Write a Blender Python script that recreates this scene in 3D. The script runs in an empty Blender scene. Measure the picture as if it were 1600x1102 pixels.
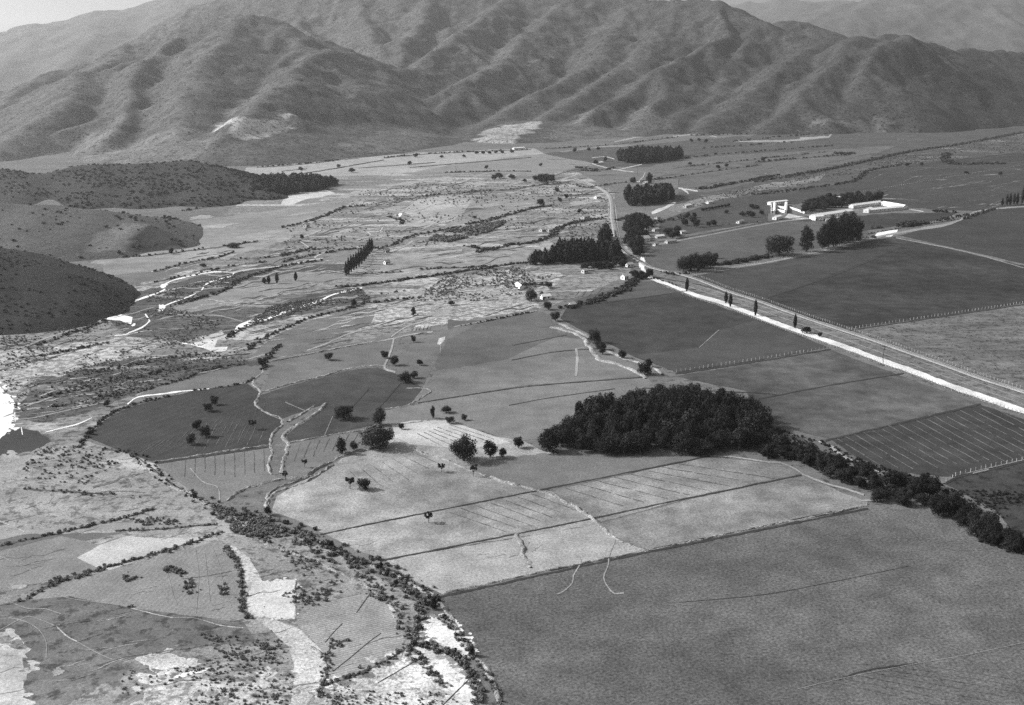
import bpy, math, random, zlib
import numpy as np
from mathutils import Vector

S = bpy.context.scene
COL = S.collection
rng = random.Random(7)
nrg = np.random.default_rng(7)

# ------------------------------------------------------------------ camera, sky, sun, exposure
F, CX, CY, HOR, H = 1750.0, 800.0, 551.0, 100.0, 160.0     # focal length, centre and horizon row in photo pixels; height in m
PITCH = math.atan((CY - HOR) / F)
cam_data = bpy.data.cameras.new('camera'); cam = bpy.data.objects.new('camera', cam_data); COL.objects.link(cam)
cam.location = (0, 0, H); cam.rotation_euler = (math.pi / 2 - PITCH, 0, 0)
cam_data.sensor_width = 36; cam_data.sensor_fit = 'HORIZONTAL'; cam_data.lens = 36 * F / 1600
cam_data.clip_start = 1; cam_data.clip_end = 60000
S.camera = cam
SUN_EL, SUN_AZ_X, SUN_AZ_Y = math.radians(34), -1.0, 0.16   # the sun stands to the left, a little ahead
world = bpy.data.worlds.new('World'); S.world = world; world.use_nodes = True
wn = world.node_tree.nodes; wl = world.node_tree.links
sky = wn.new('ShaderNodeTexSky'); sky.sky_type = 'NISHITA'; sky.sun_disc = False
sky.sun_elevation = SUN_EL; sky.sun_rotation = math.atan2(SUN_AZ_X, SUN_AZ_Y)
sky.dust_density = 5.0
bw = wn.new('ShaderNodeRGBToBW')                              # black-and-white film
wl.new(sky.outputs[0], bw.inputs[0]); wl.new(bw.outputs[0], wn['Background'].inputs[0])
wn['Background'].inputs[1].default_value = 0.14
sd = bpy.data.lights.new('sun', 'SUN'); sd.energy = 5.0; sd.angle = math.radians(0.5)
sun = bpy.data.objects.new('sun', sd); COL.objects.link(sun)
sv = Vector((SUN_AZ_X, SUN_AZ_Y, math.hypot(SUN_AZ_X, SUN_AZ_Y) * math.tan(SUN_EL)))
sun.rotation_euler = sv.to_track_quat('Z', 'Y').to_euler(); sun.location = (-300, 300, 600)
vs = S.view_settings; vs.view_transform = 'Standard'; vs.look = 'None'; vs.exposure = 0.55; vs.gamma = 1.0
S.render.engine = 'CYCLES'
S.cycles.max_bounces = 4; S.cycles.diffuse_bounces = 2; S.cycles.volume_bounces = 0
S.cycles.transparent_max_bounces = 4
S.cycles.use_denoising = False

# ------------------------------------------------------------------ helpers
SP, CP = math.sin(PITCH), math.cos(PITCH)
def ray(px, py):
    x = (px - CX) / F; v = (CY - py) / F
    return np.array([x, CP + SP * v, -SP + CP * v])
def G(px, py, z=0.0):                      # ground point seen at a photo pixel
    d = ray(px, py); t = (z - H) / d[2]
    return (d[0] * t, d[1] * t, z)
def P(px, py, Y):                          # point at distance Y on that line of sight
    d = ray(px, py); t = Y / d[1]
    return (d[0] * t, Y, H + d[2] * t)
def mpp(px, py):                           # metres per photo pixel at a ground point
    d = ray(px, py); return (-H / d[2]) / F

def hsh(ix, iy, seed):
    n = (ix.astype(np.int64) * 374761393 + iy.astype(np.int64) * 668265263 + seed * 974634541) & 0xffffffff
    n = ((n ^ (n >> 13)) * 1274126177) & 0xffffffff
    return ((n ^ (n >> 16)) & 0xffff) / 65535.0
def vnoise(x, y, seed=0):
    x = np.asarray(x, float); y = np.asarray(y, float)
    ix = np.floor(x); iy = np.floor(y); fx = x - ix; fy = y - iy
    fx = fx * fx * fx * (fx * (fx * 6 - 15) + 10); fy = fy * fy * fy * (fy * (fy * 6 - 15) + 10)
    a = hsh(ix, iy, seed); b = hsh(ix + 1, iy, seed); c = hsh(ix, iy + 1, seed); d = hsh(ix + 1, iy + 1, seed)
    return (a * (1 - fx) + b * fx) * (1 - fy) + (c * (1 - fx) + d * fx) * fy
def fbm(x, y, o=4, seed=0, g=0.5):
    s = 0; a = 1; t = 0
    for k in range(o):
        s = s + a * vnoise(x * 2 ** k, y * 2 ** k, seed + k * 17); t += a; a *= g
    return s / t

def inside(v, poly):
    x, y = v[:, 0], v[:, 1]; c = np.zeros(len(v), bool); n = len(poly)
    for i in range(n):
        (x1, y1), (x2, y2) = poly[i], poly[(i + 1) % n]
        with np.errstate(divide='ignore', invalid='ignore'):
            c ^= ((y1 > y) != (y2 > y)) & (x < (x2 - x1) * (y - y1) / (y2 - y1 + 1e-12) + x1)
    return c
def tag(o, label=None, cat=None, group=None, kind=None):
    if label: o['label'] = label
    if cat: o['category'] = cat
    if group: o['group'] = group
    if kind: o['kind'] = kind
    return o
def link(name, me, parent=None):
    o = bpy.data.objects.new(name, me); COL.objects.link(o)
    if parent is not None: o.parent = parent
    return o
def mesh(name, verts, faces, mat=None, smooth=False):
    me = bpy.data.meshes.new(name)
    if isinstance(verts, np.ndarray) and isinstance(faces, np.ndarray):
        nv, (nf, k) = len(verts), faces.shape
        me.vertices.add(nv); me.vertices.foreach_set('co', verts.astype(np.float32).ravel())
        me.loops.add(nf * k); me.loops.foreach_set('vertex_index', faces.astype(np.int32).ravel())
        me.polygons.add(nf); me.polygons.foreach_set('loop_start', np.arange(0, nf * k, k, dtype=np.int32))
        me.polygons.foreach_set('loop_total', np.full(nf, k, dtype=np.int32))
        me.update(calc_edges=True)
    else:
        me.from_pydata([tuple(v) for v in verts], [], [tuple(f) for f in faces]); me.update()
    if smooth: me.polygons.foreach_set('use_smooth', [True] * len(me.polygons))
    if mat is not None: me.materials.append(mat)
    return me

# ------------------------------------------------------------------ materials (grey: the film is black and white)
MATS = {}
KA = 0.80                                    # dry-season albedo scale of soil and scrub
def new_mat(name):
    m = bpy.data.materials.new(name); m.use_nodes = True
    nt = m.node_tree; b = nt.nodes['Principled BSDF']
    b.inputs['Roughness'].default_value = 0.95; b.inputs['Specular IOR Level'].default_value = 0.1
    return m, nt, b
def mth(nt, op, a, b=None, c=None):
    n = nt.nodes.new('ShaderNodeMath'); n.operation = op
    for i, v in enumerate((a, b, c)):
        if v is None: continue
        if isinstance(v, (int, float)): n.inputs[i].default_value = v
        else: nt.links.new(v, n.inputs[i])
    return n.outputs[0]
def noise_out(nt, vec, scale, detail=3, rough=0.6, dist=0.0):
    n = nt.nodes.new('ShaderNodeTexNoise'); n.inputs['Scale'].default_value = scale
    n.inputs['Detail'].default_value = detail; n.inputs['Roughness'].default_value = rough; n.inputs['Distortion'].default_value = dist
    nt.links.new(vec, n.inputs['Vector']); return n.outputs['Fac']
def soil(name, tone, big=0.25, mid=0.25, fine=0.35, rows=None, stretch=None, bump=0.4, patches=None, fs=1.1, specks=0.0):
    """earth / crop / scrub surface: tone is the albedo; rows=(angle_deg, spacing, strength); stretch=(angle_deg, factor);
    patches=(threshold, tone) bare bright earth showing through"""
    key = (name, tone)
    if key in MATS: return MATS[key]
    m, nt, b = new_mat(name)
    tc = nt.nodes.new('ShaderNodeTexCoord'); vec0 = tc.outputs['Object']; vec = vec0
    if stretch:
        mp = nt.nodes.new('ShaderNodeMapping'); mp.inputs['Rotation'].default_value = (0, 0, math.radians(stretch[0]))
        mp.inputs['Scale'].default_value = (1.0 / stretch[1], 1, 1); mp.vector_type = 'POINT'
        nt.links.new(vec0, mp.inputs['Vector']); vec = mp.outputs['Vector']
    n1 = noise_out(nt, vec, 0.014, 4, 0.6); n2 = noise_out(nt, vec, 0.09, 5, 0.65); n3 = noise_out(nt, vec0, fs, 4, 0.75)
    v = mth(nt, 'MULTIPLY_ADD', n1, 4 * big, 1 - 2 * big)
    v = mth(nt, 'MULTIPLY', v, mth(nt, 'MULTIPLY_ADD', n2, 4 * mid, 1 - 2 * mid))
    v = mth(nt, 'MULTIPLY', v, mth(nt, 'MULTIPLY_ADD', n3, 5 * fine, 1 - 2.5 * fine))
    if rows:
        mp = nt.nodes.new('ShaderNodeMapping'); mp.inputs['Rotation'].default_value = (0, 0, -math.radians(rows[0]))
        nt.links.new(vec0, mp.inputs['Vector'])
        w = nt.nodes.new('ShaderNodeTexWave'); w.bands_direction = 'Y'; w.inputs['Scale'].default_value = 0.314 / rows[1]
        w.inputs['Distortion'].default_value = 0.8; w.inputs['Detail'].default_value = 2; w.inputs['Detail Scale'].default_value = 0.4
        nt.links.new(mp.outputs['Vector'], w.inputs['Vector'])
        v = mth(nt, 'MULTIPLY', v, mth(nt, 'MULTIPLY_ADD', w.outputs['Fac'], 2 * rows[2], 1 - rows[2]))
    tone = tone * (KA if tone < .3 else .9); v = mth(nt, 'MULTIPLY', v, tone)
    if patches:
        n4 = noise_out(nt, vec, patches[2] if len(patches) > 2 else 0.03, 6, 0.62, 0.3)
        k = mth(nt, 'MULTIPLY', mth(nt, 'SUBTRACT', n4, patches[0]), 14); k.node.use_clamp = True
        v = mth(nt, 'ADD', v, mth(nt, 'MULTIPLY', k, mth(nt, 'SUBTRACT', mth(nt, 'MULTIPLY', patches[1], mth(nt, 'MULTIPLY_ADD', n3, 0.8, 0.6)), v)))
    if specks:
        n5 = noise_out(nt, vec0, 0.22, 4, 0.7)
        k = mth(nt, 'MULTIPLY', mth(nt, 'SUBTRACT', n5, 0.60 - specks * .1), 12); k.node.use_clamp = True
        v = mth(nt, 'MULTIPLY', v, mth(nt, 'MULTIPLY_ADD', k, -0.55, 1.0))
    v = mth(nt, 'MAXIMUM', v, 0.012)
    nt.links.new(v, b.inputs['Base Color'])
    if bump:
        bp = nt.nodes.new('ShaderNodeBump'); bp.inputs['Strength'].default_value = bump; bp.inputs['Distance'].default_value = 0.35
        nt.links.new(n3, bp.inputs['Height']); nt.links.new(bp.outputs[0], b.inputs['Normal'])
    MATS[key] = m; return m
def plain(name, tone, var=0.25, scale=1.0, rough=0.9):
    key = ('plain', name)
    if key in MATS: return MATS[key]
    m, nt, b = new_mat(name); b.inputs['Roughness'].default_value = rough
    tc = nt.nodes.new('ShaderNodeTexCoord'); n = noise_out(nt, tc.outputs['Object'], scale, 5, 0.65)
    v = mth(nt, 'MULTIPLY', mth(nt, 'MULTIPLY_ADD', n, 2.4 * var, 1 - 1.2 * var), tone)
    nt.links.new(v, b.inputs['Base Color']); MATS[key] = m; return m
def leaf_mat(name, tone):
    m, nt, b = new_mat(name)
    g = nt.nodes.new('ShaderNodeNewGeometry'); oi = nt.nodes.new('ShaderNodeObjectInfo')
    v = mth(nt, 'MULTIPLY', mth(nt, 'MULTIPLY_ADD', g.outputs['Random Per Island'], 0.9, 0.55), tone)
    v = mth(nt, 'MULTIPLY', v, mth(nt, 'MULTIPLY_ADD', oi.outputs['Random'], 1.1, 0.45))
    nt.links.new(v, b.inputs['Base Color']); b.inputs['Roughness'].default_value = 0.8
    return m
LEAF = leaf_mat('dark_broad_leaves', 0.015); NEEDLE = leaf_mat('plantation_leaves', 0.015)
LEAF_GREY = leaf_mat('dusty_shrub_leaves', 0.095); LEAF_HEDGE = leaf_mat('hedge_leaves', 0.030); LEAF_HILL = leaf_mat('hill_leaves', 0.036); BARK = plain('bark', 0.10, 0.3, 3)
WHITEWASH = plain('whitewash', 0.62, 0.08, 0.6); PALE_ROOF = plain('pale_roof', 0.6, 0.12, 0.8); DULL_WALL = plain('dusty_wall', 0.42, 0.25, 0.8); GREY_ROOF = plain('weathered_roof', 0.42, 0.2, 1.0); TILE_ROOF = plain('grey_roof', 0.30, 0.2, 1.0)
DARKWOOD = plain('dark_wood', 0.04, 0.3, 2); POSTWOOD = plain('post_wood', 0.30, 0.3, 4); STEEL = plain('rail_steel', 0.22, 0.2, 2, 0.5)
SHADE_OPENING = plain('window_dark', 0.03, 0.2, 2, 0.4)

# ------------------------------------------------------------------ sheets on the valley floor
LAYER = [0, 0, 0]
def zl(line=False):                         # each sheet lies a little above the one before it
    if line: LAYER[1] += 1; return 0.136 + (LAYER[1] % 45) * 0.0005
    LAYER[0] += 1; return 0.01 + LAYER[0] * 0.0008
def catmull(pts, step):
    pts = [np.array(p, float) for p in pts]
    if len(pts) == 2: pts = [pts[0], (pts[0] + pts[1]) / 2, pts[1]]
    ext = [2 * pts[0] - pts[1]] + pts + [2 * pts[-1] - pts[-2]]
    out = []
    for i in range(1, len(ext) - 2):
        p0, p1, p2, p3 = ext[i - 1:i + 3]
        n = max(1, int(np.linalg.norm((p2 - p1)[:2]) / step))
        for k in range(n):
            t = k / n
            out.append(0.5 * (2 * p1 + (p2 - p0) * t + (2 * p0 - 5 * p1 + 4 * p2 - p3) * t * t + (3 * p1 - p0 - 3 * p2 + p3) * t ** 3))
    out.append(pts[-1]); return out
def outline(pts, step=7, jit=0.7, seed=0):
    out = []; n = len(pts)
    for i in range(n):
        a = np.array(pts[i], float); b = np.array(pts[(i + 1) % n], float); d = b - a; L = np.hypot(*d)
        k = max(1, int(L / step)); nn = np.array([-d[1], d[0]]) / max(L, 1e-6)
        for j in range(k):
            p = a + d * j / k
            q = p + (nn * (float(vnoise(p[0] / 13 + 5, p[1] / 7, seed + 3)) - 0.5) * 2.6 * jit if j else 0)
            out.append(q)
    return out
FIELDS = []
def field(pts, mat, name='crop_field', jit=0.7, step=7, z=None):
    z = zl() if z is None else z
    o = outline(pts, step, jit, len(bpy.data.objects)); vs_ = [G(p[0], p[1], 0) for p in o]
    vs_ = [(v[0], v[1], z) for v in vs_]
    ob = link(name, mesh(name, vs_, [list(range(len(vs_)))], mat)); FIELDS.append((pts, ob)); return tag(ob, kind='structure')
def fringe(pts, mat, n, size, name='sand_patches'):
    """small ragged patches strewn along the edge of a sheet, so that it breaks up into its surroundings"""
    o = outline(pts, 4, 0, 1); V, Fc = [], []
    for k in range(n):
        p = rng.choice(o); r0 = size * rng.uniform(.25, 1.0); cx = p[0] + rng.gauss(0, size * .55); cy = p[1] + rng.gauss(0, size * .35); b = len(V); LAYER[2] += 1; z = .106 + (LAYER[2] % 400) * .00004; sd_ = rng.randrange(9999)
        for j in range(14):
            a = 6.2832 * j / 14; r = r0 * (.35 + 1.2 * float(vnoise(math.cos(a) * 1.9 + 5, math.sin(a) * 1.9 + 5, sd_))); g = G(cx + math.cos(a) * r * 1.3, cy + math.sin(a) * r * .6); V.append((g[0], g[1], z))
        Fc.append(list(range(b, b + 14)))
    tag(link(name, mesh(name, V, Fc, mat)), kind='stuff')
def blob(cx, cy, rx, ry, mat, name='bare_earth', rot=-0.12):
    z = zl(True); n = 64; vs_ = []; sd_ = len(bpy.data.objects)
    for k in range(n):
        a = 2 * math.pi * k / n
        r = 0.35 + 1.3 * float(fbm(np.array(math.cos(a) * 2.2 + sd_), np.array(math.sin(a) * 2.2), 4, sd_, .65))
        x = math.cos(a) * rx * r; y = math.sin(a) * ry * r
        g = G(cx + x, cy + y + rot * x, 0); vs_.append((g[0], g[1], z))
    return tag(link(name, mesh(name, vs_, [list(range(n))], mat)), kind='structure')
def strip(pts, w, mat, name='track', rough=0.25, step=5, kind='structure', parent=None):
    """flat strip on the ground along a line traced in photo pixels; w = its thickness there (number or one per point)"""
    vs_, fs = strip_geo(pts, w, rough, step)
    ob = link(name, mesh(name, vs_, fs, mat), parent); return tag(ob, kind=kind) if kind else ob
def strip_geo(pts, w, rough, step):
    z = zl(True); ws = w if isinstance(w, (list, tuple)) else [w] * len(pts)
    c = catmull([(p[0], p[1], q) for p, q in zip(pts, ws)], step); vs_ = []; sd_ = rng.randrange(9999)
    for i, p in enumerate(c):
        a = c[max(0, i - 1)]; b = c[min(len(c) - 1, i + 1)]; d = (b - a)[:2]; nn = np.array([-d[1], d[0]]) / max(np.hypot(*d), 1e-6)
        for s in (-1, 1):
            hw = p[2] / 2 * (1 + rough * 2 * (float(vnoise(i * 0.6, s * 3.1 + sd_, sd_)) - 0.5))
            e = p[:2] + nn * s * max(hw, 0.15); g = G(e[0], e[1], 0); vs_.append((g[0], g[1], z))
    return vs_, [(2 * i, 2 * i + 1, 2 * i + 3, 2 * i + 2) for i in range(len(c) - 1)]
def bank(pts, w, hgt, mat, name='earth_bank', step_m=1.2, rough=0.5):
    """raised uneven bank of earth and stones, w and hgt in metres, along a line traced on the ground"""
    w = w * .62; hgt = hgt * .8; wp = catmull([G(p[0], p[1]) for p in pts], .8 if pts[0][1] > 600 else 1.6); wp = np.array(wp)
    d = np.gradient(wp, axis=0)[:, :2]; d /= np.maximum(np.linalg.norm(d, axis=1, keepdims=True), 1e-6)
    nn = np.stack([-d[:, 1], d[:, 0]], 1); sd_ = len(bpy.data.objects); n = len(wp); prof = [(-1, 0), (-0.55, 0.7), (0, 1), (0.5, 0.75), (1, 0)]
    vs_ = np.zeros((n, 5, 3)); i = np.arange(n)
    for k, (u, hh) in enumerate(prof):
        off = u * w / 2 * (1 + rough * (vnoise(i * 0.7, i * 0 + k, sd_) - 0.5)) + (vnoise(i * 0.25, i * 0 + 9, sd_) - 0.5) * w * 0.5
        vs_[:, k, :2] = wp[:, :2] + nn * off[:, None]
        vs_[:, k, 2] = hh * hgt * np.clip(-.15 + 1.9 * vnoise(i * 0.45, i * 0 + k * 2.3, sd_ + 1) * (.35 + .65 * vnoise(i * 0.07, i * 0 + 1.7, sd_ + 2)) * 1.3, .02, 1.6) if hh else -0.05
    f = [(r * 5 + k, r * 5 + k + 1, r * 5 + k + 6, r * 5 + k + 5) for r in range(n - 1) for k in range(4)]
    return tag(link(name, mesh(name, vs_.reshape(-1, 3), np.array(f), mat)), kind='structure')

# flow direction of the braided plain, from two points of one hedge
ga, gb = G(0, 560), G(800, 400); FLOW = -math.degrees(math.atan2(gb[1] - ga[1], gb[0] - ga[0]))
BASE = soil('valley_soil', 0.125, 0.25, 0.3, 0.3, stretch=(FLOW, 2.5), specks=0.6)
g_ = mesh('ground', [(-22000, -1500, 0), (22000, -1500, 0), (22000, 26000, 0), (-22000, 26000, 0)], [(0, 1, 2, 3)], BASE)
tag(link('ground', g_), kind='structure')

TM = [1.0]  # area factor: crop tone plus the camera's uneven exposure put into the colour
def T(t, **k):                              # crop / earth tone times the area's exposure factor
    nm = 'crop' + ('_rows' if k.get('rows') else '') + '_%d' % round(t * 1000) + '_%d' % (zlib.crc32(str(sorted(k.items(), key=str)).encode()) % 99991)
    t = 0.14 * (t / 0.14) ** 1.45 * TM[0]; return soil(nm + '_%d' % round(TM[0] * 100), t, **k)
SCRUB = soil('braided_scrub', 0.18, 0.35, 0.5, 0.5, stretch=(FLOW, 6.0), patches=(0.525, 0.30, 0.035), specks=1.1)
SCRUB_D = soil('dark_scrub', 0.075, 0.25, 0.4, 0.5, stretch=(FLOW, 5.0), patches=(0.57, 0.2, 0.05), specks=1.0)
SCRUB_L = soil('pale_scrub', 0.31, 0.2, 0.35, 0.5, stretch=(FLOW, 2.0), specks=1.4)
SAND = soil('pale_sand', 0.34, 0.25, 0.5, 0.6); WHITE = soil('white_gravel', 0.60, 0.12, 0.2, 0.25); PALE = soil('pale_earth', 0.25, 0.2, 0.35, 0.45)
RUBBLE = soil('rubble', 0.25, 0.2, 0.5, 0.9, bump=1.0, fs=1.6); DITCH = soil('ditch_weeds', 0.035, 0.2, 0.3, 0.4); DIM = soil('trodden_earth', 0.21, 0.15, 0.25, 0.35)
GRAVEL_ROAD = soil('road_gravel', 0.50, 0.2, 0.35, 0.3); BALLAST = soil('ballast', 0.25, 0.08, 0.2, 0.4); VERGE = soil('verge', 0.13, 0.2, 0.4, 0.5, specks=0.8)

# --- the wide plain on the left and in the middle distance
field([(-300, 500), (60, 515), (170, 485), (200, 455), (290, 380), (400, 300), (520, 272), (700, 262), (900, 268), (960, 300), (955, 350), (990, 400), (985, 430),
       (860, 480), (700, 505), (420, 562), (210, 625), (120, 700), (-300, 760)], SCRUB, 'scrub_plain', 1.5)
field([(120, 465), (200, 458), (260, 445), (330, 428), (420, 412), (500, 402), (545, 400), (540, 430), (470, 445), (420, 470), (350, 515), (290, 535), (200, 525), (170, 500)], SCRUB_D, 'scrub_plain', 2)
field([(330, 492), (440, 468), (560, 448), (580, 470), (500, 486), (420, 505), (350, 522)], SCRUB_D, 'scrub_plain', 2)
field([(60, 590), (200, 560), (330, 560), (410, 565), (390, 575), (290, 594), (215, 615), (120, 650), (60, 660), (20, 650)], SCRUB_D, 'scrub_plain', 2)
field([(380, 273), (385, 262), (500, 249), (600, 242), (720, 236), (835, 232), (850, 240), (720, 256), (640, 270), (530, 276), (480, 273)], T(0.215, big=.2, mid=.35), 'dry_field')
field([(700, 258), (850, 240), (960, 226), (1000, 228), (965, 248), (900, 262), (860, 272), (720, 268), (640, 271)], T(0.165, big=.15), 'dry_field')
field([(438, 320), (447, 305), (470, 299), (505, 295), (524, 302), (510, 306), (480, 311), (455, 321)], T(0.26), 'dry_field')
field([(300, 345), (440, 327), (540, 311), (556, 313), (530, 329), (498, 341), (440, 356), (330, 378), (290, 384)], T(0.17), 'crop_field')
field([(290, 384), (440, 358), (470, 352), (480, 360), (445, 372), (420, 385), (350, 403), (290, 412), (140, 412), (160, 400)], T(0.19, big=.3), 'crop_field')
field([(645, 318), (655, 311), (690, 306), (740, 304), (780, 310), (745, 325), (705, 345), (660, 357), (636, 352), (642, 338), (628, 330)], T(0.23, big=.3), 'dry_field')
field([(745, 305), (800, 300), (850, 310), (840, 324), (760, 345), (690, 355), (720, 338)], T(0.17), 'crop_field')
field([(160, 412), (270, 409), (300, 405), (285, 413), (238, 424), (165, 432)], T(0.16), 'crop_field')
field([(150, 432), (238, 425), (310, 409), (300, 420), (230, 440), (195, 450)], T(0.12), 'crop_field')
field([(268, 482), (300, 472), (342, 460), (372, 442), (400, 436), (470, 425), (535, 425), (540, 432), (470, 447), (430, 462), (395, 470), (350, 478), (290, 490)], T(0.165), 'crop_field')
field([(400, 405), (480, 394), (540, 390), (560, 400), (545, 410), (480, 412), (440, 417)], T(0.15), 'crop_field')
field([(570, 428), (590, 400), (650, 395), (720, 400), (800, 385), (830, 392), (820, 408), (720, 422), (640, 435), (560, 446)], T(0.18, big=.3, mid=.4), 'crop_field')
field([(590, 470), (680, 442), (720, 440), (700, 470), (670, 490), (630, 505), (560, 515), (575, 480)], SCRUB_L, 'scrub_plain', 2)
field([(690, 445), (800, 420), (880, 428), (870, 445), (830, 470), (850, 480), (780, 492), (705, 505), (640, 515), (690, 480)], SCRUB_L, 'scrub_plain', 2)
field([(430, 525), (480, 503), (540, 487), (590, 480), (580, 505), (540, 525), (480, 548), (420, 560), (395, 555)], T(0.12), 'crop_field')
field([(50, 575), (70, 548), (130, 535), (200, 527), (240, 533), (247, 545), (225, 556), (150, 568), (90, 590)], SCRUB_L, 'scrub_plain', 2)
field([(-80, 600), (0, 560), (40, 555), (60, 575), (40, 600), (20, 615), (-40, 640)], SCRUB_L, 'scrub_plain', 2)
field([(297, 538), (320, 531), (341, 529), (335, 543), (356, 542), (353, 549), (330, 549), (318, 544)], T(0.30), 'dry_field')
field([(215, 618), (245, 606), (290, 594), (330, 579), (385, 571), (405, 577), (400, 590), (360, 601), (300, 609), (230, 618)], T(0.125), 'crop_field')
# --- far right plain
TM[0] = 0.63
field([(850, 240), (1000, 226), (1200, 210), (1500, 172), (1700, 160), (2100, 190), (2100, 330), (1600, 330), (1180, 300), (1060, 320), (1060, 262), (960, 262)], T(0.115, big=.25), 'plain', 1.2)
field([(1055, 300), (1070, 262), (1200, 245), (1330, 235), (1370, 245), (1180, 285), (1110, 300)], T(0.145), 'crop_field')
field([(1010, 262), (1065, 248), (1180, 240), (1330, 232), (1400, 228), (1370, 240), (1200, 257), (1060, 280)], T(0.155), 'crop_field')
field([(1190, 310), (1330, 283), (1365, 266), (1480, 250), (1600, 240), (2100, 230), (2100, 320), (1600, 322), (1520, 330), (1420, 325), (1330, 302), (1240, 320)], T(0.085), 'crop_field')
field([(1490, 243), (1600, 230), (1800, 222), (1800, 250), (1600, 256), (1495, 257)], T(0.075), 'crop_field')
field([(1180, 290), (1300, 270), (1400, 248), (1420, 240), (1500, 226), (1600, 206), (1900, 180), (1900, 225), (1600, 238), (1480, 250), (1370, 265), (1280, 285), (1190, 305), (1060, 325), (1050, 315)], SCRUB_D, 'scrub_plain', 1.5)
field([(1040, 326), (1100, 308), (1200, 288), (1290, 272), (1280, 282), (1190, 299), (1110, 316), (1060, 332)], soil('pale_river_scrub', 0.2, 0.2, 0.5, 0.5, stretch=(FLOW, 3), specks=1.2), 'river_bed', 1.5)
field([(1030, 345), (1110, 318), (1200, 300), (1260, 300), (1340, 300), (1230, 320), (1200, 335), (1200, 346), (1070, 366), (1030, 372)], T(0.095), 'orchard_ground')
# --- fields of the middle and right
TM[0] = 0.63
field([(1010, 400), (1030, 385), (1080, 372), (1205, 347), (1290, 338), (1345, 346), (1360, 368), (1290, 386), (1200, 402), (1120, 412), (1080, 425), (1020, 420), (1005, 412)], T(0.125), 'crop_field')
field([(1200, 348), (1300, 340), (1400, 333), (1440, 333), (1500, 332), (1470, 345), (1410, 352), (1340, 362), (1290, 345)], T(0.075), 'crop_field')
field([(1078, 432), (1200, 412), (1290, 395), (1370, 374), (1400, 370), (1510, 395), (1640, 425), (1640, 468), (1500, 490), (1325, 515), (1230, 486), (1140, 455)], T(0.072, big=.55, mid=.5), 'crop_field', .4)
field([(1080, 433), (1200, 413), (1290, 396), (1370, 376), (1396, 372), (1410, 385), (1360, 405), (1220, 460), (1187, 470), (1140, 455)], T(0.085, big=.3, mid=.3), 'crop_field', .4)
field([(1404, 368), (1450, 357), (1500, 346), (1530, 330), (1700, 318), (2000, 320), (2000, 500), (1640, 422), (1510, 392)], T(0.078, big=.25), 'crop_field', .4)
field([(1328, 516), (1500, 491), (1640, 470), (2050, 420), (2050, 760), (1600, 608), (1470, 566)], soil('rough_pasture', 0.115, 0.3, 0.6, 0.5, stretch=(FLOW, 2.5), specks=0.8), 'pasture', .4)
field([(1020, 427), (1075, 433), (1150, 461), (1330, 522), (1600, 616), (1900, 722), (1900, 760), (1600, 652), (1440, 592), (1200, 506), (1040, 447)], VERGE, 'verge', .4)
field([(875, 498), (885, 482), (940, 462), (1000, 440), (1022, 440), (1080, 464), (1180, 498), (1296, 543), (1180, 565), (1058, 583), (1020, 568), (985, 555), (935, 530), (900, 512)], T(0.078, big=.35, mid=.4), 'crop_field')
field([(990, 556), (1092, 544), (1120, 517), (1180, 500), (1294, 543), (1180, 563), (1056, 581), (1030, 570)], T(0.098, big=.3), 'crop_field')
field([(880, 482), (900, 468), (1000, 440), (1022, 441), (1060, 458), (990, 466), (920, 476)], T(0.115), 'crop_field')
field([(1053, 588), (1180, 568), (1298, 547), (1420, 592), (1528, 631), (1400, 662), (1298, 686), (1230, 670), (1180, 650), (1165, 610), (1100, 598)], T(0.125, big=.6, mid=.55), 'crop_field')
field([(1300, 688), (1400, 664), (1530, 632), (1640, 668), (1900, 740), (1900, 660), (1640, 712), (1560, 730), (1490, 746), (1400, 738), (1340, 716)], T(0.078, big=.35, mid=.4), 'crop_field')
field([(1475, 756), (1500, 745), (1600, 720), (1900, 660), (1900, 900), (1600, 862), (1560, 800)], T(0.085, big=.3, mid=.5, specks=.8), 'rough_field')
TM[0] = 1.08
field([(700, 500), (762, 502), (840, 487), (858, 492), (872, 520), (905, 525), (930, 540), (800, 560), (682, 580), (676, 560), (700, 532)], T(0.098), 'crop_field')
field([(620, 560), (640, 540), (690, 520), (720, 508), (750, 504), (700, 530), (675, 575), (660, 606), (640, 598), (620, 580)], T(0.115), 'crop_field')
field([(795, 560), (870, 526), (920, 532), (940, 550), (935, 545), (800, 565)], T(0.13), 'crop_field')
field([(682, 580), (800, 561), (935, 546), (960, 556), (1005, 577), (1012, 588), (820, 603), (655, 629), (662, 606)], T(0.128, big=.3), 'crop_field')
field([(655, 631), (820, 605), (1012, 590), (1020, 600), (920, 640), (880, 655), (850, 685), (800, 690), (760, 676), (700, 657), (636, 662)], T(0.135, big=.25), 'crop_field')
field([(415, 600), (424, 567), (482, 556), (563, 541), (614, 530), (606, 560), (600, 573), (541, 578), (509, 588), (454, 601), (410, 614)], T(0.115), 'crop_field')
field([(405, 618), (455, 602), (510, 589), (542, 579), (590, 574), (632, 590), (662, 606), (640, 632), (601, 641), (595, 662), (509, 681), (452, 692), (447, 681), (462, 668), (495, 648), (509, 631), (480, 640), (440, 655), (415, 645), (402, 632)], T(0.063, big=.3, mid=.4), 'crop_field')
field([(138, 684), (156, 663), (176, 649), (210, 634), (245, 625), (300, 611), (385, 599), (404, 612), (400, 632), (416, 647), (438, 656), (440, 664), (426, 679), (421, 697), (330, 711), (242, 723), (215, 714), (185, 704)], T(0.054, big=.25, rows=(62, 5.5, .07)), 'ploughed_field')
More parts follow.
